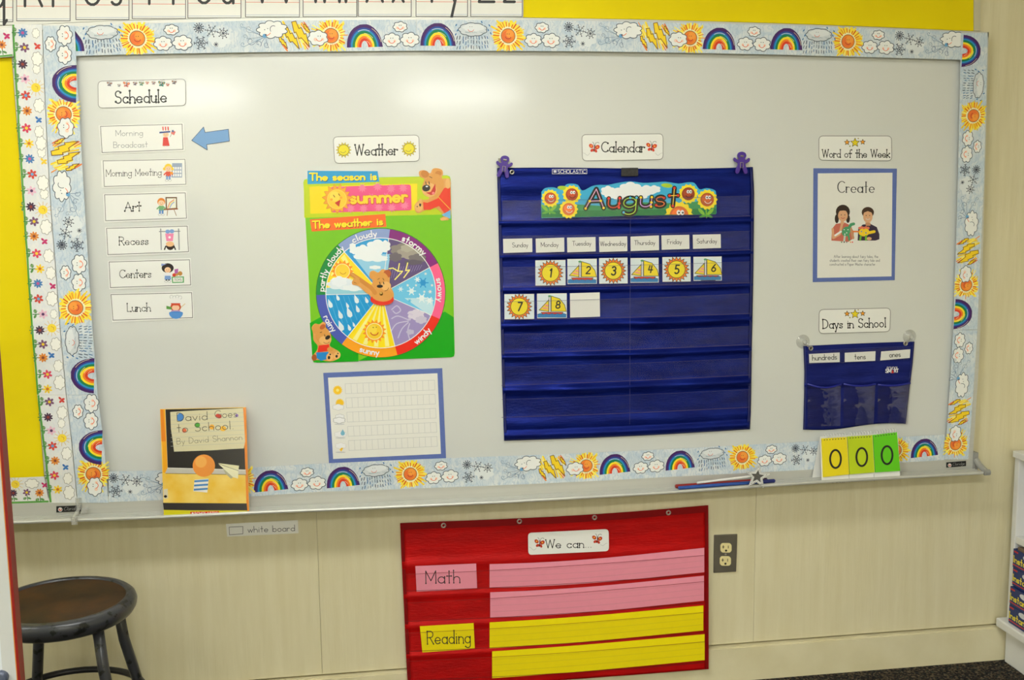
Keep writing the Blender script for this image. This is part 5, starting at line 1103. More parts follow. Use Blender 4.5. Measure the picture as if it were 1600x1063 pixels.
for t, pts, (tx, ty), wd in (('hundreds', [(1264, 553.5), (1312, 551), (1312, 566), (1264.5, 567.5)], (1269.5, 563.5), 38), ('tens', [(1320, 551.5), (1368, 549), (1367.5, 564), (1320, 566)], (1335.5, 562), 17), ('ones', [(1377, 549.5), (1422.5, 546), (1421.5, 559.5), (1375.5, 563.5)], (1390, 558.5), 17)):
    A = Art(); A.text(t, tx, ty, 8.5, wd, (62, 62, 60), .12, ang=-.05); card('place_label', pts, 'white label card reading %s in the small navy chart' % t, 'card', A, group='place value labels in the small chart', m=paper, d=DB+.0072, th=.0005, pm=PRINT())
PK3 = [(1262, 1314, 600.5, 606, 601), (1318.5, 1368, 600.5, 603.5, 600.5), (1372, 1422, 601.5, 603, 599)]
pv = clear_mat('pocket_vinyl', (246, 246, 250), .12, .08, 1, 24)
for k, (x0, x1, ya, ym, yb_) in enumerate(PK3):
    V = []; F = []; nx, ny = 14, 12; xb0, xb1 = (x0+0, x1-1) if k == 0 else (x0-1, x1-3)
    for j in range(ny+1):
        t = j/ny
        for i in range(nx+1):
            s = i/nx; x = (x0*(1-t)+xb0*t)*(1-s)+(x1*(1-t)+xb1*t)*s; yt = ya*(1-s)+yb_*s+(ym-(ya+yb_)/2)*math.sin(PI*s); ybm = 667-4*((x-1260)/160)
            V.append(P(x, yt*(1-t)+ybm*t, DB+.009+.011*math.sin(PI*s)**.6*(1-.35*t)))
    for j in range(ny):
        for i in range(nx): q = j*(nx+1)+i; F.append((q, q+nx+1, q+nx+2, q+1))
    mesh_obj('clear_pouch', V, F, pv, dc, smooth=True)
    MB().tube([P(x0*(1-s)+x1*s, ya*(1-s)+yb_*s+(ym-(ya+yb_)/2)*math.sin(PI*s), DB+.0095+.011*math.sin(PI*s)**.6) for s in [i/10 for i in range(11)]], .0026, 7).build('pouch_binding', mat('royal_binding', (20, 32, 140), .4), dc)
A = Art(); A.text('SCHOOL', 1385.5, 577.5, 4, 17.5, (215, 215, 220), .17, slant=.1); A.text('SM', 1383.5, 582.5, 5.6, 8.5, (235, 235, 240), .22, slant=.1); A.poly([(1392.5, 583.5), (1394.5, 577.5), (1397, 583)], (200, 50, 40)); A.text('RT', 1397.5, 582, 5.2, 6, (235, 235, 240), .22); A.build('printed_logo', wallp(0), DB+.0072, PRINT(), dc)
grommet(1267, 544.5, DB+.0066, dc, r=.0062); grommet(1415, 537, DB+.0066, dc, r=.0062)
cup = clear_mat('suction_cup_vinyl', (252, 252, 252), .08, .15, .1, 10, diff=.07)
for x, y, hx, hy, lb_ in ((1254.5, 534, 1266, 543, 'clear suction cup hook holding the left corner of the small navy chart'), (1421, 526, 1415, 537, 'clear suction cup hook holding the right corner of the small navy chart')):
    c = empty('suction_cup', P(x, y, DB+.002)); tag(c, lb_, 'suction cup', 'clear suction cups of the small chart')
    MB().lathe(P(x, y, DB+.0004), [(.0185, 0), (.0182, .0012), (.014, .0024), (.008, .006), (.0055, .008), (.0055, .013), (.0065, .0145), (.0035, .016), (0, .016)], 28, TOWALL).build('cup', cup, c, smooth=True)
    a = P(x, y, DB+.0175); b = P(hx, hy, DB+.0095); MB().tube([a, a+Vector((0, -.004, -.004)), (a+b)/2+Vector((0, -.006, -.004)), b], .0009, 6).build('hook', mat('nickel', (190, 186, 176), .3, metal=.8), c)
# ================================================================ RED POCKET CHART (on the wall below)
_a = Vector((.3, -.002, .545)); _n = Vector((1, 0, 0)).cross(Vector((0, .0165, .475))); _n = _n if _n.y < 0 else -_n
RP = Plane(_a, _n)          # the chart hangs over the baseboard, so its foot stands off the wall
redf = satin('red_nylon', (176, 2, 4), (196, 5, 6), .5, 0, .25, .3)
rc = empty('sentence_strip_chart', P(870, 930, .01)); tag(rc, 'red fabric pocket chart headed We can, hanging on the wall below the marker tray', 'pocket chart')
RLE = pl_edge([(625.5, 818), (628, 880), (632, 960), (635, 1030), (638, 1078)]); RRE = pl_edge([(1106.5, 790), (1107, 880), (1107, 960), (1107, 1046)])
RW = [(898, 868), (943, 909), (990, 957), (1034, 1003)]     # pocket vinyl tops (left, right)
RWB = [(923, 896), (970.5, 941.5), (1017.5, 988), (1063, 1034.5)]
def tr_(yl, yr): return ((yl-818)/260+(yr-790)/256)/2
TRW = [(tr_(a, b), tr_(c, d)) for (a, b), (c, d) in zip(RW, RWB)]
def dred(s, t):
    d = .005+.0012*math.sin(s*7+1)+.0008*math.sin(s*19)*(1-t)
    if t < .055: return d+.001
    p = .20
    for i, (a, b) in enumerate(TRW):
        if p <= t < a: u = (t-p)/(a-p); return d+.0035*sstep(0, .5, u)*(1-sstep(.5, 1, u))*(1.15-s*.7)
        p = b
    return d
cloth('chart_fabric', RLE, RRE, lambda s: 5*math.sin(PI*s)*(.55+.45*s), lambda s: 1.5*math.sin(PI*s), 50, 72, dred, redf, rc, back=.0012, pl=RP)
hemr = mat('dark_red_hem', (132, 2, 6), .6, metal=.2, spec=.2)
def redtop(x): s = (x-625.5)/481; return 818-28*s+5*math.sin(PI*s)*(.55+.45*s)
sheet('top_hem', [(x, redtop(x)-.2) for x in xs(626, 1106, 16)]+[(x, redtop(x)+10.5) for x in xs(1106, 626, 16)], RP, .0072, .0012, hemr, rc)
for e, sg in ((RLE, 1), (RRE, -1)):
    pts = [e(k/16) for k in range(17)]; sheet('side_binding', [(x-.3*sg, y) for x, y in pts]+[(x+sg*5, y) for x, y in reversed(pts)], RP, .0074, .0012, hemr, rc)
for x, y in ((693, 821.5), (811.5, 815), (929, 809), (1044.5, 801.5)): grommet(x, y, .009, rc, r=.0068, pl=RP)
def rb(x, y0, y1, bow=5.5): s = (x-765)/335; return y0+(y1-y0)*s+bow*math.sin(PI*s)*(1-.5*s)*.9
def long_strip(x0, x1, yl, yr, ybl, ybr, m, label, bow):
    pts = [(x, rb(x, yl, yr, bow)) for x in xs(x0, x1, 14)]+[(x, rb(x, ybl, ybr, bow)) for x in xs(x1, x0, 14)]
    o = sheet('sentence_strip', pts, RP, .0102, .0004, m); tag(o, label, 'paper strip', 'paper strips in the red pocket chart')
    A = Art()
    for f, c in ((.30, .93), (.52, .93), (.76, .9)): A.line([(x, rb(x, yl*(1-f)+ybl*f, yr*(1-f)+ybr*f, bow)) for x in xs(x0+2, x1-2, 14)], .5, tuple(int(v*c) for v in ((232, 150, 165) if m is pinkp else (232, 212, 0))))
    A.build('ruled_lines', RP, .01065, PRINT(), o)
pinkp = mat('pink_paper', (236, 148, 168), .65, spec=.3, mottle=.015, mscale=60); yelp = mat('yellow_strip_paper', (240, 222, 0), .65, spec=.25, mottle=.01, mscale=60)
long_strip(765, 1100.5, 882, 856.5, 919, 894.5, pinkp, 'long pink paper strip in the red chart, upper one beside Math', 6)
long_strip(766, 1100, 926, 900, 966, 939, pinkp, 'long pink paper strip in the red chart, second one below Math', 5)
long_strip(765, 1099, 973, 946.5, 1013.5, 985.5, yelp, 'long yellow paper strip in the red chart, upper one beside Reading', 3)
long_strip(769, 1101, 1018.5, 991.5, 1060.5, 1032, yelp, 'long yellow paper strip in the red chart, lowest one below Reading', 2)
A = Art(); A.text('Math', 665.5, 912, 19.5, 53, (40, 35, 38), .07, dots=.06, ang=-.02)
card('subject_card', [(649, 885), (744, 881), (745.5, 920), (651, 925)], 'pink paper card hand-lettered Math in the red chart', 'card', A, group='subject cards in the red chart', m=pinkp, d=.0102, th=.0004, pm=PRINT(), pl=RP)
A = Art(); A.text('Reading', 668, 1007, 20, 67, (40, 38, 30), .07, dots=.06, ang=-.03)
card('subject_card', [(656, 979), (740, 974), (742, 1014), (660, 1020)], 'yellow paper card hand-lettered Reading in the red chart', 'card', A, group='subject cards in the red chart', m=yelp, d=.0102, th=.0004, pm=PRINT(), pl=RP)
rv = clear_mat('red_chart_vinyl', (254, 253, 253), .012, .25, .3, 10)
for (a, b), (c, d) in zip(RW, RWB):
    f = lambda x, l, r: l+(r-l)*(x-632)/470+3*math.sin(PI*(x-632)/470)
    sheet('clear_pocket', [(x, f(x, a, b)) for x in xs(634, 1101, 12)]+[(x, f(x, c, d)+1) for x in xs(1101, 634, 12)], RP, .0118, .0003, rv, rc)
    A = Art(); A.line([(x, f(x, c, d)+1.2) for x in xs(634, 1101, 14)], .7, (110, 14, 12)); A.build('stitching', RP, .0122, PRINT(), rc); A = Art(); A.line([(x, f(x, a, b)) for x in xs(634, 1101, 14)], .5, (140, 30, 26)); A.build('stitching', RP, .0122, PRINT(), rc)
A = Art(); A.text('We can...', 853, 857, 13, 71, (40, 40, 42), .09, dots=.09, ang=-.02); B = Art(); C2 = Art(); butterfly(B, 843, 849, .9, (190, 60, 45)); butterfly(C2, 933, 843, .9, (190, 60, 45))
B.line(cr([(838, 857), (834, 860), (829, 856), (827, 855)], 4), .5, (190, 190, 190)); C2.line(cr([(938, 851), (942, 853), (946, 850), (949, 849)], 4), .5, (190, 190, 190))
card('title_card', [(825, 833), (951, 827), (951.5, 861.5), (825.5, 867.5)], 'white title card reading We can, with a butterfly at each end, on the red chart', 'sign', A, r=6, d=.0126, group='white title cards', arts=[('butterfly_print', B), ('butterfly_print', C2)], pl=RP)
# ================================================================ WALL: LABEL AND OUTLET
A = Art(); A.text('white board', 387.5, 832.5, 9.5, 73, (90, 90, 92), .095, ang=-.035); A.line([(358, 824), (379.5, 823), (379.5, 834.5), (358.5, 836)], .8, (90, 90, 92), closed=True)
card('word_label', [(353, 819), (465.5, 813), (466.5, 833.5), (355, 839)], 'small white paper label reading white board, on the wall under the tray', 'sign', A, m=paper, d=.0004, th=.0004, pm=PRINT())
ou = empty('wall_outlet', P(1133, 866, .003)); tag(ou, 'brushed steel electrical outlet plate with two ivory sockets, right of the red chart', 'outlet')
o = sheet('cover_plate', [(1116, 836.5), (1152.5, 835), (1150.5, 894), (1115, 896)], wallp(0), .0005, .0045, mat('steel_plate', (122, 116, 104), .4, metal=.6, mottle=.05, mscale=30), ou); md = o.modifiers.new('b', 'BEVEL'); md.width = .0018; md.segments = 3
ivo = mat('ivory_plastic', (232, 218, 160), .35)
for cx, cy in ((1134.5, 856.5), (1133.5, 877)):
    pts = [(cx+9.3*max(-.93, min(.93, math.cos(2*PI*k/28)*1.05)), cy+8.2*max(-.9, min(.9, math.sin(2*PI*k/28)*1.1))) for k in range(28)]
    s = sheet('socket', pts, wallp(0), .005, .0016, ivo, ou)
    A = Art(); A.poly([(cx-5, cy-4), (cx-3.8, cy-4), (cx-3.8, cy+1), (cx-5, cy+1)], (40, 36, 30)); A.poly([(cx+3, cy-3.6), (cx+4, cy-3.6), (cx+4, cy+.8), (cx+3, cy+.8)], (40, 36, 30)); A.poly([(cx-6, cy-2), (cx-2.6, cy-2), (cx-2.6, cy-1), (cx-6, cy-1)], (40, 36, 30)); A.circ(cx, cy+4.2, 1.7, (40, 36, 30)); A.build('socket_slots', wallp(0), .00665, PRINT(), s)
MB().lathe(P(1134, 866.8, .005), [(.0028, 0), (.0026, .0012), (0, .0016)], 12, TOWALL).build('screw', mat('nickel', (190, 186, 176), .3, metal=.8), ou)
# ================================================================ THINGS ON THE MARKER TRAY
# picture book leaning on the board
pa = P(256.5, 806.5, .080); pb = P(389, 800.5, .080); pc = P(250.5, 639.5, .0445)
zt = tz((pa.x+pb.x)/2)+.0146
BP = Plane(pa, (pb-pa).cross(pc-pa) if (pb-pa).cross(pc-pa).y < 0 else -(pb-pa).cross(pc-pa))
bk = empty('picture_book', (pa+pb)/2); tag(bk, 'picture book with yellow and black cover leaning on the tray', 'book')
CQ = [(250, 639.5), (384.5, 636.5), (389.5, 801), (256, 807)]
sheet('page_block', [(CQ[0][0]+1.5, CQ[0][1]+1), (CQ[1][0]-.8, CQ[1][1]+1), (CQ[2][0]-.8, CQ[2][1]-1), (CQ[3][0]+1.5, CQ[3][1]-1)], BP, -.0052, .0042, mat('book_pages', (225, 218, 200), .8), bk)
cv = sheet('front_cover', CQ, BP, -.001, .0016, mat('cover_yellow', (238, 190, 50), .4, col2=(246, 214, 110), mscale=18, coat=.2), bk)
sheet('back_cover', CQ, BP, -.0066, .0014, mat('cover_orange', (232, 150, 40), .45), bk)
A = Art()
A.poly([(251, 640), (258, 640), (264, 739), (255, 739), (253, 690)], (240, 168, 30)); A.poly([(258, 640), (262.5, 640), (268, 735), (262, 736)], (225, 215, 180))
A.poly([(258.5, 640), (380, 637.5), (384.5, 735), (262, 731)], (36, 33, 33))
A.poly([(380, 637.5), (384.5, 637), (389, 801), (385.5, 801)], (228, 130, 30)); A.poly([(250.5, 640), (255, 640), (259, 690), (252.5, 690)], (228, 132, 30))
A.poly([(266, 644), (300, 642), (340, 640), (380, 638), (383, 690), (381, 701), (360, 702), (345, 703), (330, 704), (300, 705), (272, 706), (270, 690), (267, 670)], (212, 204, 168))
for k in range(8): y = 650+k*6.8; A.line([(267, y), (381, y-5)], .45, (176, 178, 170), inc=False)
A.lay += 1
A.circ(281.5, 652.5, 5.5, (70, 130, 200), ry=6.5); A.circ(341.5, 650.5, 5, (200, 60, 40), ry=3.4, rot=.3); A.circ(288, 673, 3.4, (225, 110, 70)); A.circ(308.5, 664.5, 4, (80, 160, 60)); A.circ(331, 667.5, 4, (235, 170, 50)); A.circ(348.5, 670, 5, (235, 180, 50), ry=4); A.circ(370, 649.5, 2.5, (140, 110, 180))
IN = (62, 60, 56)
A.text('David', 277, 658.5, 13, 47, IN, .07, ang=-.05, jit=.02); A.text('Goes', 336, 653.5, 11.5, 34, IN, .07, ang=-.05); A.text('to School.', 277, 676, 13, 88, IN, .07, ang=-.06, jit=.02); A.text('By David Shannon', 276.5, 694.5, 9, 102, (110, 106, 95), .07, ang=-.07)
A.poly([(262, 731), (384, 734), (384.5, 742), (345, 741), (258, 739.5)], (200, 196, 186)); A.line([(262, 731.5), (384, 735)], .9, (235, 232, 225)); A.line([(259, 740), (384, 742)], .7, (90, 84, 75))
A.poly([(254.5, 786), (385.5, 787), (386.5, 799), (300, 798), (256, 797.5)], (48, 44, 46)); A.poly([(255.8, 797), (300, 797.8), (386.5, 798), (387.5, 801.3), (256.3, 806.8)], (214, 206, 30))
A.poly([(255.5, 765), (262, 764), (262.5, 779), (256, 780)], (226, 216, 190)); A.circ(258.5, 776, 2.6, (30, 28, 30), ry=2)
# plain coloured shapes in place of the cover's figure
A.circ(318.5, 728, 17.5, (240, 150, 60), n=28); A.circ(314, 722, 9, (246, 176, 84), n=20)
A.poly([(304, 750), (326, 748), (324, 770), (302, 768)], (232, 232, 226))
for k in range(3): y = 751+k*6.5; A.poly([(303.8-k*.4, y), (325.8-k*.5, y-1.5), (325.5-k*.5, y+1.5), (303.5-k*.4, y+3)], (75, 135, 195))
A.poly([(341, 724), (373.5, 728), (372.5, 735), (348, 729)], (226, 222, 180)); A.poly([(341, 725), (372.5, 736), (372, 748), (364, 746)], (236, 232, 196)); A.poly([(348, 732), (364, 746), (361, 748.5), (352, 740)], (180, 176, 146)); A.line([(341, 725), (372.5, 736)], .6, (90, 86, 70))
A.poly([(297, 800.2), (342, 799), (342, 803.6), (298, 805)], (214, 50, 30)); A.circ(301, 802.6, 1.6, (240, 235, 230), n=8); A.text('SCHOLASTIC', 304, 804, 3.1, 36, (240, 232, 225), .18, ang=-.02)
A.build('cover_print', BP, .0007, GLOSSPRINT(), cv)
# flip calendar
fa = P(1284.5, 755.5, .079); fb = P(1406.5, 748.3, .079); fc = P(1282, 683.5, .056)
n_ = (fb-fa).cross(fc-fa); n_ = n_ if n_.y < 0 else -n_
FP = Plane(fa, n_)
fl = empty('flip_calendar', (fa+fb)/2); tag(fl, 'flip calendar with three zeros on yellow, lime and green pads, on the tray', 'flip calendar')
wc_ = mat('white_card', (228, 228, 224), .5)
sheet('front_panel', [(1281.5, 684), (1403, 677.5), (1406.5, 749), (1284.5, 755.8)], FP, -.0012, .0012, wc_, fl)
ft = FP(1281, 682.5, -.003); ftr = FP(1402.5, 676, -.003)
ba = Vector((ft.x-.004, -.0335, ft.z)); 
fr0, fr1 = FP(1284.5, 755.8), FP(1406.5, 749)
rearL = Vector((fr0.x-.012, -.0405, fr0.z)); rearR = Vector((fr1.x-.004, -.0405, fr1.z))
m_ = MB(); nb = (rearR-rearL).cross(ft-rearL).normalized(); m_.prism([rearL, rearR, ftr, ft], nb, .001); m_.build('back_panel', wc_, fl)
mm = MB(); nn = Vector((1, 0, 0)); f1 = FP(1285, 748, -.0015); f2 = rearL+Vector((.006, 0, .012)); mm.prism([fr0+Vector((.002, 0.004, .0)), rearL+Vector((.004, 0, 0)), (rearL+ft*2)/3+Vector((.0, 0, -.0)), ], nn, .0008)
PADS = [([(1284, 685.5), (1323, 683), (1326.8, 741.5), (1286.5, 746)], (232, 212, 0), (1305.5, 717.5)), ([(1324.5, 682.5), (1363, 680), (1366.5, 738.5), (1328, 741.5)], (186, 208, 0), (1346.5, 714.5)), ([(1364.5, 680), (1401.5, 675.5), (1406.5, 736), (1368, 738.5)], (94, 200, 0), (1386, 711.5))]
for k, (pts, c, (cx, cy)) in enumerate(PADS):
    pd = sheet('number_pad', pts, FP, .0002, .004, mat('pad_%s' % ('yellow', 'lime', 'green')[k], c, .5), fl)
    A = Art(); A.ring(cx, cy, 8.4, 3.1, (22, 22, 24), ry=14, n=30); A.build('printed_digit', FP, .0043, PRINT(), pd); A = Art()
    (x0, y0), (x1, y1) = pts[0], pts[1]
    for j in range(8): u = (j+.9)/8.8; x, y = x0+(x1-x0)*u, y0+(y1-y0)*u+2.5; A.poly([(x-.9, y+.9), (x-.5, y-.9), (x+.9, y-.9), (x+.5, y+.9)], (60, 60, 50), layer=A.lay)
    A.build('punched_holes', FP, .0043, PRINT(), pd)
    rg = MB()
    for j in range(8):
        u = (j+.9)/8.8; x, y = x0+(x1-x0)*u, y0+(y1-y0)*u
        c0 = FP(x, y-2.8, .0005); rr = .0062
        rg.tube([c0+Vector((.0008*math.sin(t), -rr*math.cos(t), rr*math.sin(t)*.95)) for t in [2*PI*i/12 for i in range(12)]], .0009, 5, closed=True)
    rg.build('spiral_binding', mat('white_wire', (232, 232, 228), .35), fl)
A = Art(); A.text('Hundreds', 1296, 755.2, 3.6, 24, (120, 120, 120), .12, ang=-.05); A.text('Tens', 1341, 752.2, 3.6, 11, (120, 120, 120), .12, ang=-.05); A.text('Ones', 1378, 750.2, 3.6, 12, (120, 120, 120), .12, ang=-.05)
for x in (1326.5, 1365.5): A.line([(x, 741), (x+.5, 752)], .5, (120, 120, 118))
A.build('lettering', FP, .0001, PRINT(), fl)
# markers
def marker(name, a, b, r, body, cap, label, capf=.16):
    a, b = Vector(a), Vector(b); L = (b-a).length; u = (b-a)/L
    e = empty(name, a.copy()); e.location = (a+b)/2; tag(e, label, 'marker', 'markers lying on the tray')
    MB().tube([a, a+u*.002, a+u*(L*(1-capf))], [r*.7, r, r], 12).build('barrel', body, e, smooth=False)
    MB().tube([a+u*(L*(1-capf)), a+u*(L*(1-capf)+.001), a+u*(L-.003), b], [r*1.02, r*1.16, r*1.1, r*.5], 12).build('cap', cap, e)
def onray(px, py, z):                    # the point at height z that the photograph shows at this pixel
    v = ray(px, py); t = (z-CAMP.z)/v.z; return CAMP+v*t
zt2 = tz(P(1130, 760, .09).x)+.0172
rb1 = onray(1055, 763.5, zt2+.0045); rb2 = onray(1170, 752, zt2+.0045)
def tr_pt(px, y, dz): X = P(px, 760, -y).x; return Vector((X, y, tray_top(X)+dz))
marker('marker_pen', tr_pt(1055, -.056, .0052), tr_pt(1199, -.054, .0052), .005, mat('red_barrel', (140, 30, 28), .4), mat('dark_cap', (60, 30, 60), .4), 'dark red marker pen lying on the tray behind the star wand')
marker('marker_pen', tr_pt(1060, -.0715, .0048), tr_pt(1211, -.0665, .0050), .0045, mat('blue_barrel', (40, 80, 160), .4), mat('navy_cap', (35, 45, 120), .35), 'blue marker pen lying on the tray beneath the star wand')
# star wand
wd = empty('star_wand', tr_pt(1150, -.075, .02)); tag(wd, 'silver glitter star wand with white stick leaning on the marker tray', 'wand')
s0 = tr_pt(1089, -.066, .0135); s1 = P(1174, 744.5, .083); MB().tube([s0, s1], [.0030, .0030], 10).build('stick', mat('white_stick', (225, 224, 220), .35), wd)
def starpts(cx, cy, r, k, rot=.12): return [(cx+(r if i % 2 == 0 else r*k)*math.cos(-PI/2+rot+PI*i/5), cy+(r if i % 2 == 0 else r*k)*math.sin(-PI/2+rot+PI*i/5)) for i in range(10)]
gl = mat('silver_glitter', (200, 200, 196), .3, metal=.5, mottle=.4, mscale=500, bump=1, bscale=900)
sheet('star_core', starpts(1183.5, 745, 13, .45), wallp(0), .0835, .005, mat('dark_glitter', (104, 102, 98), .5, metal=.4, mottle=.3, mscale=500), wd)
V = []; F = []; so, si_ = starpts(1183.5, 745, 21.5, .42), starpts(1183.5, 745, 10.5, .45)
for off in (.0825, .0905):
    V += [P(x, y, off) for x, y in so]+[P(x, y, off) for x, y in si_]
for i in range(10):
    j = (i+1) % 10; F += [(20+i, 20+j, 30+j, 30+i), (i, 10+i, 10+j, j), (i, j, 20+j, 20+i), (10+i, 30+i, 30+j, 10+j)]
mesh_obj('star_rim', V, F, gl, wd)
bd_ = MB(); k_ = 0
for i in range(10):
    a, b = Vector((*so[i],)), Vector((*so[(i+1) % 10],)); a2, b2 = Vector(si_[i]), Vector(si_[(i+1) % 10])
    for q in range(5):
        for f in (.25, .75):
            u = q/5; p = (a.lerp(b, u)).lerp(a2.lerp(b2, u), f); bd_.lathe(P(p.x, p.y, .0905), [(.0016, 0), (.0011, .0011), (0, .0016)], 6, TOWALL)
o = bd_.build('sequins', mat('white_sequin', (235, 235, 232), .25), wd); o['kind'] = 'stuff'
# ================================================================ STOOL
st = empty('stool', (-.645, -.245, 0)); tag(st, 'round dark metal stool with a brown hardboard seat, at lower left under the tray', 'stool')
grm = mat('chipped_grey_enamel', (84, 86, 92), .3, spec=.6, col2=(66, 67, 72), mscale=60, bump=.3, bscale=40)
def chipped():
    m = mat('chipped_grey_enamel'); nt = m.node_tree; b = nt.nodes['Principled BSDF']; tc = nt.nodes.new('ShaderNodeTexCoord'); n = nt.nodes.new('ShaderNodeTexNoise'); n.inputs['Scale'].default_value = 46; n.inputs['Detail'].default_value = 6
    nt.links.new(tc.outputs['Object'], n.inputs['Vector']); r = nt.nodes.new('ShaderNodeValToRGB'); r.color_ramp.elements[0].position = .57; r.color_ramp.elements[0].color = lin((62, 64, 70)); r.color_ramp.elements[1].position = .6; r.color_ramp.elements[1].color = lin((22, 25, 25))
    nt.links.new(n.outputs['Fac'], r.inputs[0]); nt.links.new(r.outputs[0], b.inputs['Base Color'])
chipped()
SZ, SR = .432, .160; sx_, sy_ = -.645, -.245
prof = [(SR-.024, -.004), (SR-.023, .0015), (SR-.019, .003), (SR-.010, .002), (SR-.003, -.004), (SR, -.013), (SR-.002, -.024), (SR-.008, -.034), (SR-.016, -.040), (SR-.024, -.040), (SR-.026, -.012)]
MB().lathe((sx_, sy_, SZ), prof+[prof[0]], 64).build('seat_rim', grm, st, smooth=True)
def hardboard():
    m = bpy.data.materials.new('brown_hardboard'); m.use_nodes = True; nt = m.node_tree; b = nt.nodes['Principled BSDF']; b.inputs['Roughness'].default_value = .42
    tc = nt.nodes.new('ShaderNodeTexCoord'); n = nt.nodes.new('ShaderNodeTexNoise'); n.inputs['Scale'].default_value = 9; n.inputs['Detail'].default_value = 8; n.inputs['Roughness'].default_value = .65
    nt.links.new(tc.outputs['Object'], n.inputs['Vector']); r = nt.nodes.new('ShaderNodeValToRGB'); e = r.color_ramp.elements; e[0].position = .36; e[0].color = lin((28, 18, 10)); e[1].position = .68; e[1].color = lin((84, 50, 19)); q = e.new(.5); q.color = lin((58, 36, 16))
    nt.links.new(n.outputs['Fac'], r.inputs[0]); nt.links.new(r.outputs[0], b.inputs['Base Color']); return m
MB().lathe((sx_, sy_, SZ-.010), [(0, -.002), (SR-.0245, -.002), (SR-.0245, .009), (0, .0095)], 64).build('seat_board', hardboard(), st)
for a in (-42, 34, 128, 214):
    t = math.radians(a); c, s = math.cos(t), math.sin(t); r0, r1 = SR-.036, SR+.045
    MB().tube([(sx_+c*r0, sy_+s*r0, SZ-.036), (sx_+c*(r0+.012), sy_+s*(r0+.012), SZ-.13), (sx_+c*r1, sy_+s*r1, .012)], .0125, 12).build('leg', grm, st, smooth=True)
    MB().lathe((sx_+c*r1, sy_+s*r1, 0), [(.015, 0), (.0155, .010), (.0128, .013)], 12).build('foot', mat('black_rubber', (25, 25, 25), .7), st)
rg = MB(); R3 = .165; rg.tube([(sx_+R3*math.cos(2*PI*k/48), sy_+R3*math.sin(2*PI*k/48), .195) for k in range(48)], .008, 8, closed=True); rg.build('foot_ring', mat('dark_enamel', (40, 40, 43), .35), st, smooth=True)
# ================================================================ LEFT FOREGROUND: PANEL BOARD
D = 1.25; pr = P(38.5, 1063, D); xe = P(1.5, 745, D).x*0.5+pr.x*.5
ea = empty('easel_board', (xe-.35, -D, 0)); tag(ea, 'white board panel with a dark red side edge standing in the near left foreground', 'easel')
zb, ztp = .30, 1.30; fw = .013
def fr(name, a, b, m): 
    o = box(name, a, b, m, ea); return o
wl = mat('panel_white', (214, 220, 226), .4); lg = mat('panel_trim_grey', (196, 198, 196), .4); rdm = mat('dark_red_edge', (138, 14, 10), .45); orm = mat('orange_line', (216, 130, 40), .5)
X0 = xe-.72
tilt = math.atan2(pr.x-P(1.5, 745, D).x, P(1.5, 745, D).z-pr.z)
fr('panel', (X0, -D, zb), (xe-.004-.018, -D+.018, ztp), wl)
fr('side_trim', (xe-.004-.0175, -D-.0015, zb), (xe-.0045, -D+.018, ztp), lg)
fr('edge_line', (xe-.0044, -D-.0012, zb), (xe-.0034, -D+.018, ztp), orm)
fr('side_edge', (xe-.0033, -D-.001, zb), (xe, -D+.020, ztp), rdm)
fr('top_edge', (X0, -D-.001, ztp+.0003), (xe, -D+.020, ztp+.0036), rdm)
kb = onray(4, 1057, .60)
pk = P(3, 1058, D+.002); MB().lathe((pk.x, -D-.0005, pk.z), [(.009, 0), (.009, .008), (.007, .011), (0, .012)], 20, TOWALL).build('knob', mat('blue_grey_knob', (70, 78, 98), .4), ea)
for x in (X0+.08, xe-.12): fr('leg', (x-.015, -D+.0185, 0), (x+.015, -D+.04, .62), lg)
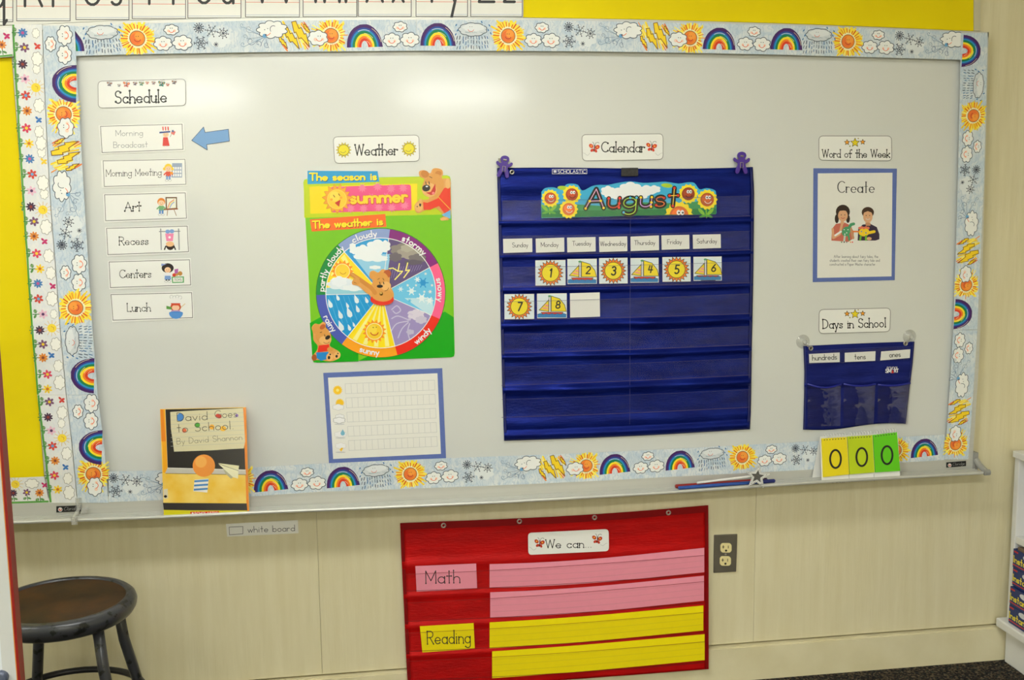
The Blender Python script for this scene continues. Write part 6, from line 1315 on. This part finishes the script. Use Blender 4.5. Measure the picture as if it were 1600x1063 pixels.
# ================================================================ RIGHT: BOOKCASE AND BOXES
bx = .0; XB = 1.790; Y0, Y1 = -.030, -.93; HT = .606
bc = empty('bookcase', (XB+.16, (Y0+Y1)/2, 0)); tag(bc, 'white painted wooden bookcase at the right edge, standing against the wall', 'bookcase')
def bcx(name, a, b, m=WHITE, bev=.002): return box(name, a, b, m, bc, bev)
bcx('side_panel', (XB, Y0-.020, .1300), (XB+.30, Y0, HT-.0185)); bcx('side_panel', (XB, Y1, .1300), (XB+.30, Y1+.020, HT-.0185))
bcx('top_board', (XB-.006, Y1-.006, HT-.018), (XB+.306, Y0+.002, HT)); bcx('back_board', (XB+.29, Y1+.0205, .1305), (XB+.30, Y0-.0205, HT-.0185), WHITE, 0)
bcx('shelf', (XB+.001, Y1+.0205, .352), (XB+.289, Y0-.0205, .372)); bcx('base_board', (XB-.026, Y1-.010, .1045), (XB+.31, Y0+.010, .1295), WHITE, .004)
bcx('plinth', (XB+.004, Y1, 0), (XB+.30, Y0+.006, .104))
nav = mat('navy_box_card', (20, 44, 104), .45); boxin = mat('brown_paper', (120, 100, 80), .8)
for k in range(4):
    z0 = .1300+k*.0530; sh0 = (.006, .004, .010, .009)[3-k]; xf = XB-sh0-.004; y0, y1 = Y0-.0285-(.002*k % .004), Y0-.355; h = .0515
    e = empty('game_box', (xf+.12, (y0+y1)/2, z0)); tag(e, 'dark blue activity box in the bookcase, %s of its stack' % ('lowest', 'second from the bottom', 'third from the bottom', 'topmost')[k], 'box', 'blue activity boxes in the bookcase')
    if k == 3:
        m = MB(); t = .003
        m.box((xf, y1, z0), (xf+t, y0, z0+h)); m.box((xf+.24-t, y1, z0), (xf+.24, y0, z0+h)); m.box((xf+t, y1, z0), (xf+.24-t, y1+t, z0+h)); m.box((xf+t, y0-t, z0), (xf+.24-t, y0, z0+h)); m.box((xf+t, y1+t, z0), (xf+.24-t, y0-t, z0+t)); bo = m.build('carton', nav, e)
        box('papers', (xf+.006, y1+.006, z0+t+.0002), (xf+.20, y0-.010, z0+h+.007), boxin, e)
    else: bo = box('carton', (xf, y1, z0), (xf+.24, y0, z0+h), nav, e, .0012)
    S = Plane((xf, 0, 0), (-1, 0, 0)); A = Art(); yy = lambda u: y0-u
    mp = lambda u, v, off: Vector((xf-off-.0003, y0-u, z0+h-v))
    A.poly([(.004, .004), (.022, .004), (.022, .0085), (.004, .0085)], (200, 50, 40)); A.text('Instant L', .003, .036, .017, .105, (232, 214, 60), .2, contrast=False, serif=.12)
    A.poly([(x_*1, y_) for x_, y_ in [(.062+.018*math.cos(2*PI*q/20), .011+.0075*math.sin(2*PI*q/20)) for q in range(20)]], (214, 216, 220)); A.poly([(0, .042), (.32, .042), (.32, .045), (0, .045)], (200, 60, 50))
    A.build('printed_front', mp, 0, PRINT(), bo)
sc.cycles.max_bounces = 8; sc.cycles.transparent_max_bounces = 16
